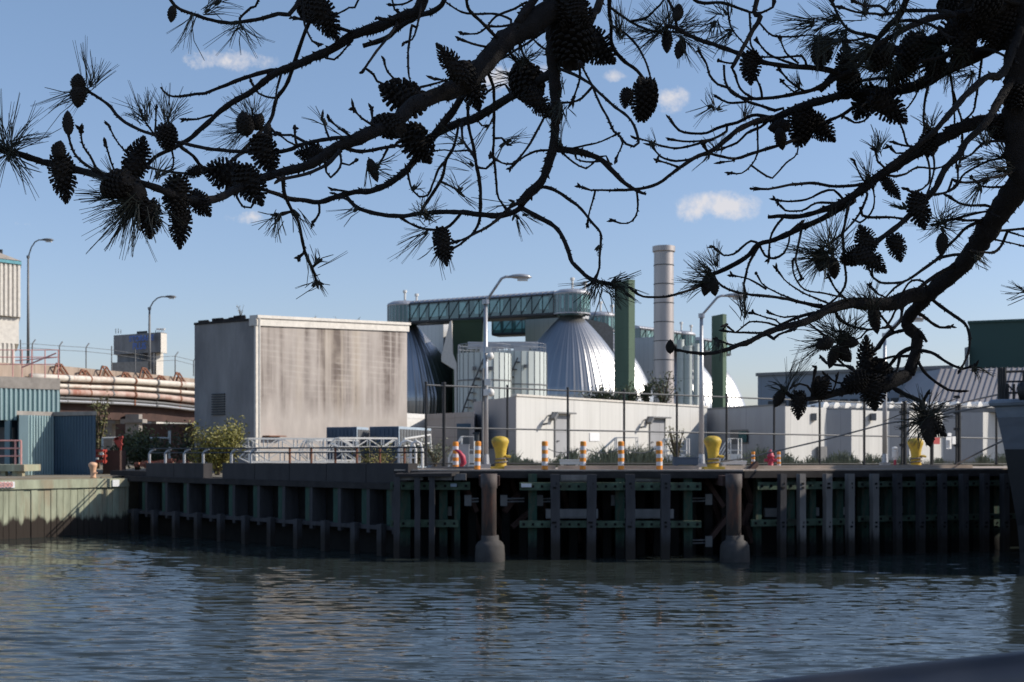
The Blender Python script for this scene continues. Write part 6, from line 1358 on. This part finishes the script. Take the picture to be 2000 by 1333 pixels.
def near(p):
    best = min(KN, key=lambda q: (q[0]-p[0])**2+(q[1]-p[1])**2); return best, math.dist(best[:2], p)
NL = 0
for ln in BR.strip().split('\n'):
    ws, ps = ln.split('|'); ws = [float(a) for a in ws.split()]; pts = [tuple(float(b_) for b_ in a.split(',')) for a in ps.split()]
    NL += 1; link = None
    if not KN: d = 3.15
    else:
        n0, e0 = near(pts[0]); n1, e1 = near(pts[-1])
        if e1 < e0*.6: pts.reverse(); ws.reverse(); n0, e0 = n1, e1
        d = n0[2]
        if e0 > 6 : pts = [n0[:2]]+pts
    sm = crom(pts); n = len(sm); wmax = max(ws)
    slope = rp.gauss(0, .0007 if wmax > 20 else .0012); ph = rp.uniform(0, 6.28); amp = .0 if wmax > 20 else .035
    wl_, arc = [], 0; V = []; Rr = []; newk = []
    for i, p in enumerate(sm):
        if i: arc += math.dist(p, sm[i-1])
        t = i/(n-1)*(len(ws)-1); a = int(min(t, len(ws)-2)) if len(ws) > 1 else 0
        w = ws[0] if len(ws) == 1 else ws[a]+(ws[a+1]-ws[a])*(t-a)
        if len(ws) == 1 or wmax < 9: w *= 1.06-.35*i/(n-1)
        dd = d+max(-.45, min(.45, slope*arc))+amp*(math.sin(arc/60+ph)-math.sin(ph))
        jx = noise.noise(Vector((p[0]*.045, p[1]*.045, NL)))*min(2.2, .8+w*.05); jy = noise.noise(Vector((p[0]*.045, p[1]*.045, NL+50)))*min(2.2, .8+w*.05)
        V.append(P(p[0]+jx, p[1]+jy, dd)); Rr.append(w*.5*dd/F*(1+rp.uniform(-.13, .13)) ); newk.append((p[0], p[1], dd, w))
    mb = MB(); mb.smooth = True
    if wmax < 9:
        Rr[-1] *= 1.7; Rr.append(Rr[-1]*.3); V.append(V[-1]+(V[-1]-V[-2])*.45)
    mb.tube(V, Rr, 7 if wmax < 14 else 12)
    # leaf-scar pegs and bark flakes
    mb.smooth = False
    for i in range(1, len(V)-1):
        w = Rr[i]
        for q in range(2 if w < .009 else 4):
            dv = Vector((rp.gauss(0,1), rp.gauss(0,.6), rp.gauss(0,1))).normalized(); tg = (V[i+1]-V[i-1]).normalized(); dv = (dv-tg*dv.dot(tg)).normalized(); c_ = V[i].lerp(V[i+1], rp.random())+dv*w*.75
            s2 = rp.uniform(.0012, .0026) if w < .009 else rp.uniform(.002, .005); tip = c_+dv*(w*.25+s2*1.5)+tg*s2*1.2; sd = tg.cross(dv)*s2*.8
            mb.add([c_-sd-tg*s2, c_+sd-tg*s2, c_+tg*s2, tip], [(0,1,3),(1,2,3),(2,0,3)])
    if wmax < 9 and len(V) > 3:      # bud cluster at the tip
        e = V[-1]
        for q in range(3): u_ = (V[-2]-V[-4]).normalized()+Vector((rp.gauss(0,.5), rp.gauss(0,.4), rp.gauss(0,.5))); mb.tube([e-u_*.004, e+u_*.006, e+u_*.011], [.0032,.0036,.0006], 5)
    mb.build('limb' if wmax >= 18 else ('branch' if wmax >= 8.5 else 'twig'), m_bark, PT)
    KN += newk
KN2 = [k for k in KN]
# trunk and roots of the same tree, just outside the frame
mb = MB(); mb.smooth = True; a = P(2993,-100,3.15)
tr = [PINE_ROOT+Vector((0,0,-.4)), PINE_ROOT+Vector((0,0,.3)), PINE_ROOT+Vector((.05,0,1.5)), PINE_ROOT+Vector((.0,.02,2.6)), a, a+Vector((.1,0,1.3)), a+Vector((.5,.2,3)), a+Vector((1.2,.3,5))]
mb.tube(tr, [.30,.21,.18,.17,.16,.13,.10,.05], 16); mb.smooth = False
for i in range(2600):     # bark plates
    z = rp.uniform(0, 4.6); t = min(6.99, max(0, z/4.6*5)); k = int(t); c0 = tr[k].lerp(tr[k+1], t-k); rr = [.30,.21,.18,.17,.16,.13,.10,.05][k]*(1-(t-k))+[.30,.21,.18,.17,.16,.13,.10,.05][k+1]*(t-k); a = rp.uniform(0, 6.283); u_ = Vector((math.cos(a), math.sin(a), 0)); v_ = Vector((-math.sin(a), math.cos(a), 0)); q = c0+u_*(rr-.002); w_, h_, o_ = rp.uniform(.012,.03), rp.uniform(.02,.06), rp.uniform(.006,.016)
    mb.add([q-v_*w_-Vector((0,0,h_)), q+v_*w_*.8-Vector((0,0,h_*.8)), q+v_*w_+Vector((0,0,h_)), q-v_*w_*.7+Vector((0,0,h_*.9)), q+u_*o_-v_*w_*.5-Vector((0,0,h_*.6)), q+u_*o_+v_*w_*.4+Vector((0,0,h_*.5))], [(0,1,4),(1,5,4),(1,2,5),(2,3,5),(3,4,5),(3,0,4)])
mb.build('trunk', m_bark, PT)
# crown above and to the right (shades the low branches)
mb = MB(); cc = Vector((5.0, 3.6, 9.0))
for i in range(56000):
    while True:
        q = Vector((rp.uniform(-1,1), rp.uniform(-1,1), rp.uniform(-1,1)))
        if q.length < 1: break
    p = cc+Vector((q.x*5.0, q.y*3.6, q.z*4.2)); px = 1000+p.x/max(.1,p.y)*F; py = HY-(p.z-ZC)/max(.1,p.y)*F
    if p.y > .05 and -250 < px < 2250 and py > -250: continue
    if p.z < 5.2 or (abs(p.x) < 1.0 and p.y < .6 and p.z < 5.5): continue
    u_ = Vector((rp.gauss(0,1), rp.gauss(0,1), rp.gauss(0,1))).normalized()*rp.uniform(.06,.11); v_ = Vector((rp.gauss(0,1), rp.gauss(0,1), rp.gauss(0,1))).normalized()*.013
    mb.add([p-u_-v_, p+u_-v_*.3, p+u_+v_*.3, p-u_+v_], [(0,1,2,3)])
mb.build('crown', m_needle, PT)
for i in range(9):
    s0 = tr[rp.choice((4,5,6))]; e = cc+Vector((rp.uniform(-3.4,3.8), rp.uniform(-2.0,2.4), rp.uniform(-.5,3))); mb = MB(); mb.smooth = True
    m1 = s0.lerp(e,.5)+Vector((0,0,.5)); mb.tube([s0, m1, e], [.07,.045,.015], 8); mb.build('limb', m_bark, PT)
# needles
nt_ = 0
for row in ND.replace('\n', ';').split(';'):
    x, y, dr, sp_, cnt, ln_ = [float(v_) for v_ in row.split(',')]
    k, e = near((x, y)); dep = k[2]-.01; mb = MB(); px1 = dep/F
    for i in range(int(cnt*1.2)):
        a = R(dr+rp.uniform(-sp_, sp_)*.75); l_ = ln_*rp.uniform(.6, 1.12)*px1; ox, oy = x+rp.gauss(0, 4+cnt*.10), y+rp.gauss(0, 4+cnt*.10)
        b0 = P(ox, oy, dep+rp.gauss(0,.012)); dv = Vector((math.cos(a), rp.gauss(0,.38), math.sin(a))).normalized(); bend = Vector((rp.gauss(0,.16), rp.gauss(0,.12), rp.gauss(0,.16)-.03))*l_
        for f_ in range(2):     # needles come in pairs
            d2 = (dv+Vector((rp.gauss(0,.05), rp.gauss(0,.05), rp.gauss(0,.05)))).normalized(); q1 = b0+d2*l_*.5+bend*.25; q2 = b0+d2*l_+bend
            mb.tube([b0, q1, q2], [.00075, .0008, .0004], 4, False)
    for i in range(max(2, int(cnt/9))):
        a = R(dr+rp.uniform(-40,40)); b0 = P(x, y, dep); mb.tube([b0, b0+Vector((math.cos(a), 0, math.sin(a)))*.012, b0+Vector((math.cos(a), 0, math.sin(a)))*.018], [.004,.0035,.001], 6)
    mb.build('needle_tuft', m_needle, PT); nt_ += 1
# cones: unit-height prototypes, axis along -Z from the base at the origin
def cone_mesh(kind, seed):
    r2 = random.Random(seed); mb = MB(); mb.smooth = True
    ga = math.pi*(3-5**.5)
    if kind == 'c':
        mb.lathe((0,0), [(.02,-1.0),(.09,-.92),(.15,-.80),(.205,-.6),(.225,-.4),(.20,-.2),(.13,-.06),(.04,0)], n=14); N_ = 90
    else:
        q = 1.0 if kind == 'o' else 1.22
        mb.lathe((0,0), [(.02*q,-.97),(.08*q,-.87),(.165*q,-.70),(.25*q,-.48),(.285*q,-.30),(.25*q,-.14),(.10,-.02)], n=14); N_ = 136
    mb.smooth = False
    for i in range(N_):
        t = (i+.5)/N_; z = -.04-.94*t; a = i*ga
        if kind == 'c': env = .235*math.sin(math.pi*(min(1,t*.92+.10)))**.75; r0, r1, wd, th, dz = env*.8, env*1.06, .055*(1-.5*t), .035, -.02
        elif kind == 'o': env = (.37*math.sin(math.pi*min(.98,t*.80+.18))**.8)*(1 if t < .8 else 1-(t-.8)*1.8); r0, r1, wd, th, dz = env*.2, env*r2.uniform(.92,1.06), .078*(1-.38*t), .034, (.08 if t < .45 else .02)-.15*t
        else: env = .46*math.sin(math.pi*min(.98,t*.78+.16))**.7; r0, r1, wd, th, dz = env*.2, env*r2.uniform(.95,1.05), .105*(1-.3*t), .05, .06-.14*t
        rd = Vector((math.cos(a), math.sin(a), 0)); sd = Vector((-math.sin(a), math.cos(a), 0)); up = Vector((0,0,1))
        b_ = rd*r0+up*z; m_ = rd*r1*.75+up*(z+dz*.5); e = rd*r1+up*(z+dz)
        mb.add([b_-sd*wd*.35-up*th*.3, b_+sd*wd*.35-up*th*.3, b_+up*th*.3, m_-sd*wd*.8-up*th*.4, m_+sd*wd*.8-up*th*.4, m_+up*th*.45, e-sd*wd*.75-up*th*.7, e+sd*wd*.75-up*th*.7, e+sd*wd*.45+up*th*.7, e-sd*wd*.45+up*th*.7, e+rd*.018],
            [(0,3,4,1),(1,4,5,2),(2,5,3,0),(3,6,7,4),(4,7,8,5),(5,8,9),(5,9,6,3),(6,10,7),(7,10,8),(8,10,9),(9,10,6)])
    if kind != 'c':
        for i in range(5):
            a = i*1.257; rd = Vector((math.cos(a), math.sin(a), 0)); sd = Vector((-math.sin(a), math.cos(a), 0)); c_ = Vector((0,0,-.96)); mb.add([c_-sd*.03, c_+sd*.03, c_+rd*.06+Vector((0,0,-.06)), c_+Vector((0,0,-.02))], [(0,1,2),(1,3,2),(3,0,2)])
    mb.tube([(0,0,-.02),(0,0,.06)], .035, 6)
    me = bpy.data.meshes.new('pine_cone'); me.from_pydata([tuple(v_) for v_ in mb.v], [], mb.f); me.polygons.foreach_set('use_smooth', mb.sm); me.materials.append(m_cone); me.update(); return me
CM = {k: [cone_mesh(k, s_) for s_ in range(3)] for k in 'cor'}
for i, row in enumerate(CN.replace('\n', ';').split(';')):
    x, y, w, h, dr, kd = row.split(','); x, y, w, h, dr = map(float, (x, y, w, h, dr)); w *= .92 if kd != 'c' else 1; h *= .90 if kd != 'c' else 1
    k, e = near((x, y)); dep = k[2]-.012+rp.gauss(0,.012); px1 = dep/F; a = R(dr); ax = Vector((math.cos(a), rp.gauss(0,.18) if kd != 'r' else rp.choice((-.55,.5)), math.sin(a))).normalized()
    o = bpy.data.objects.new('pine_cone', CM[kd][i % 3]); COL.objects.link(o); o.parent = PT
    hl = h*px1*1.04; wr = w*px1/({'c':.48,'o':.74,'r':.92}[kd])
    if kd == 'r': hl *= 1.05
    o.rotation_mode = 'QUATERNION'; o.rotation_quaternion = (-ax).to_track_quat('Z', 'Y'); o.scale = (wr, wr, hl)
    o.location = P(x, y, dep)-ax*hl*.5-PINE_ROOT
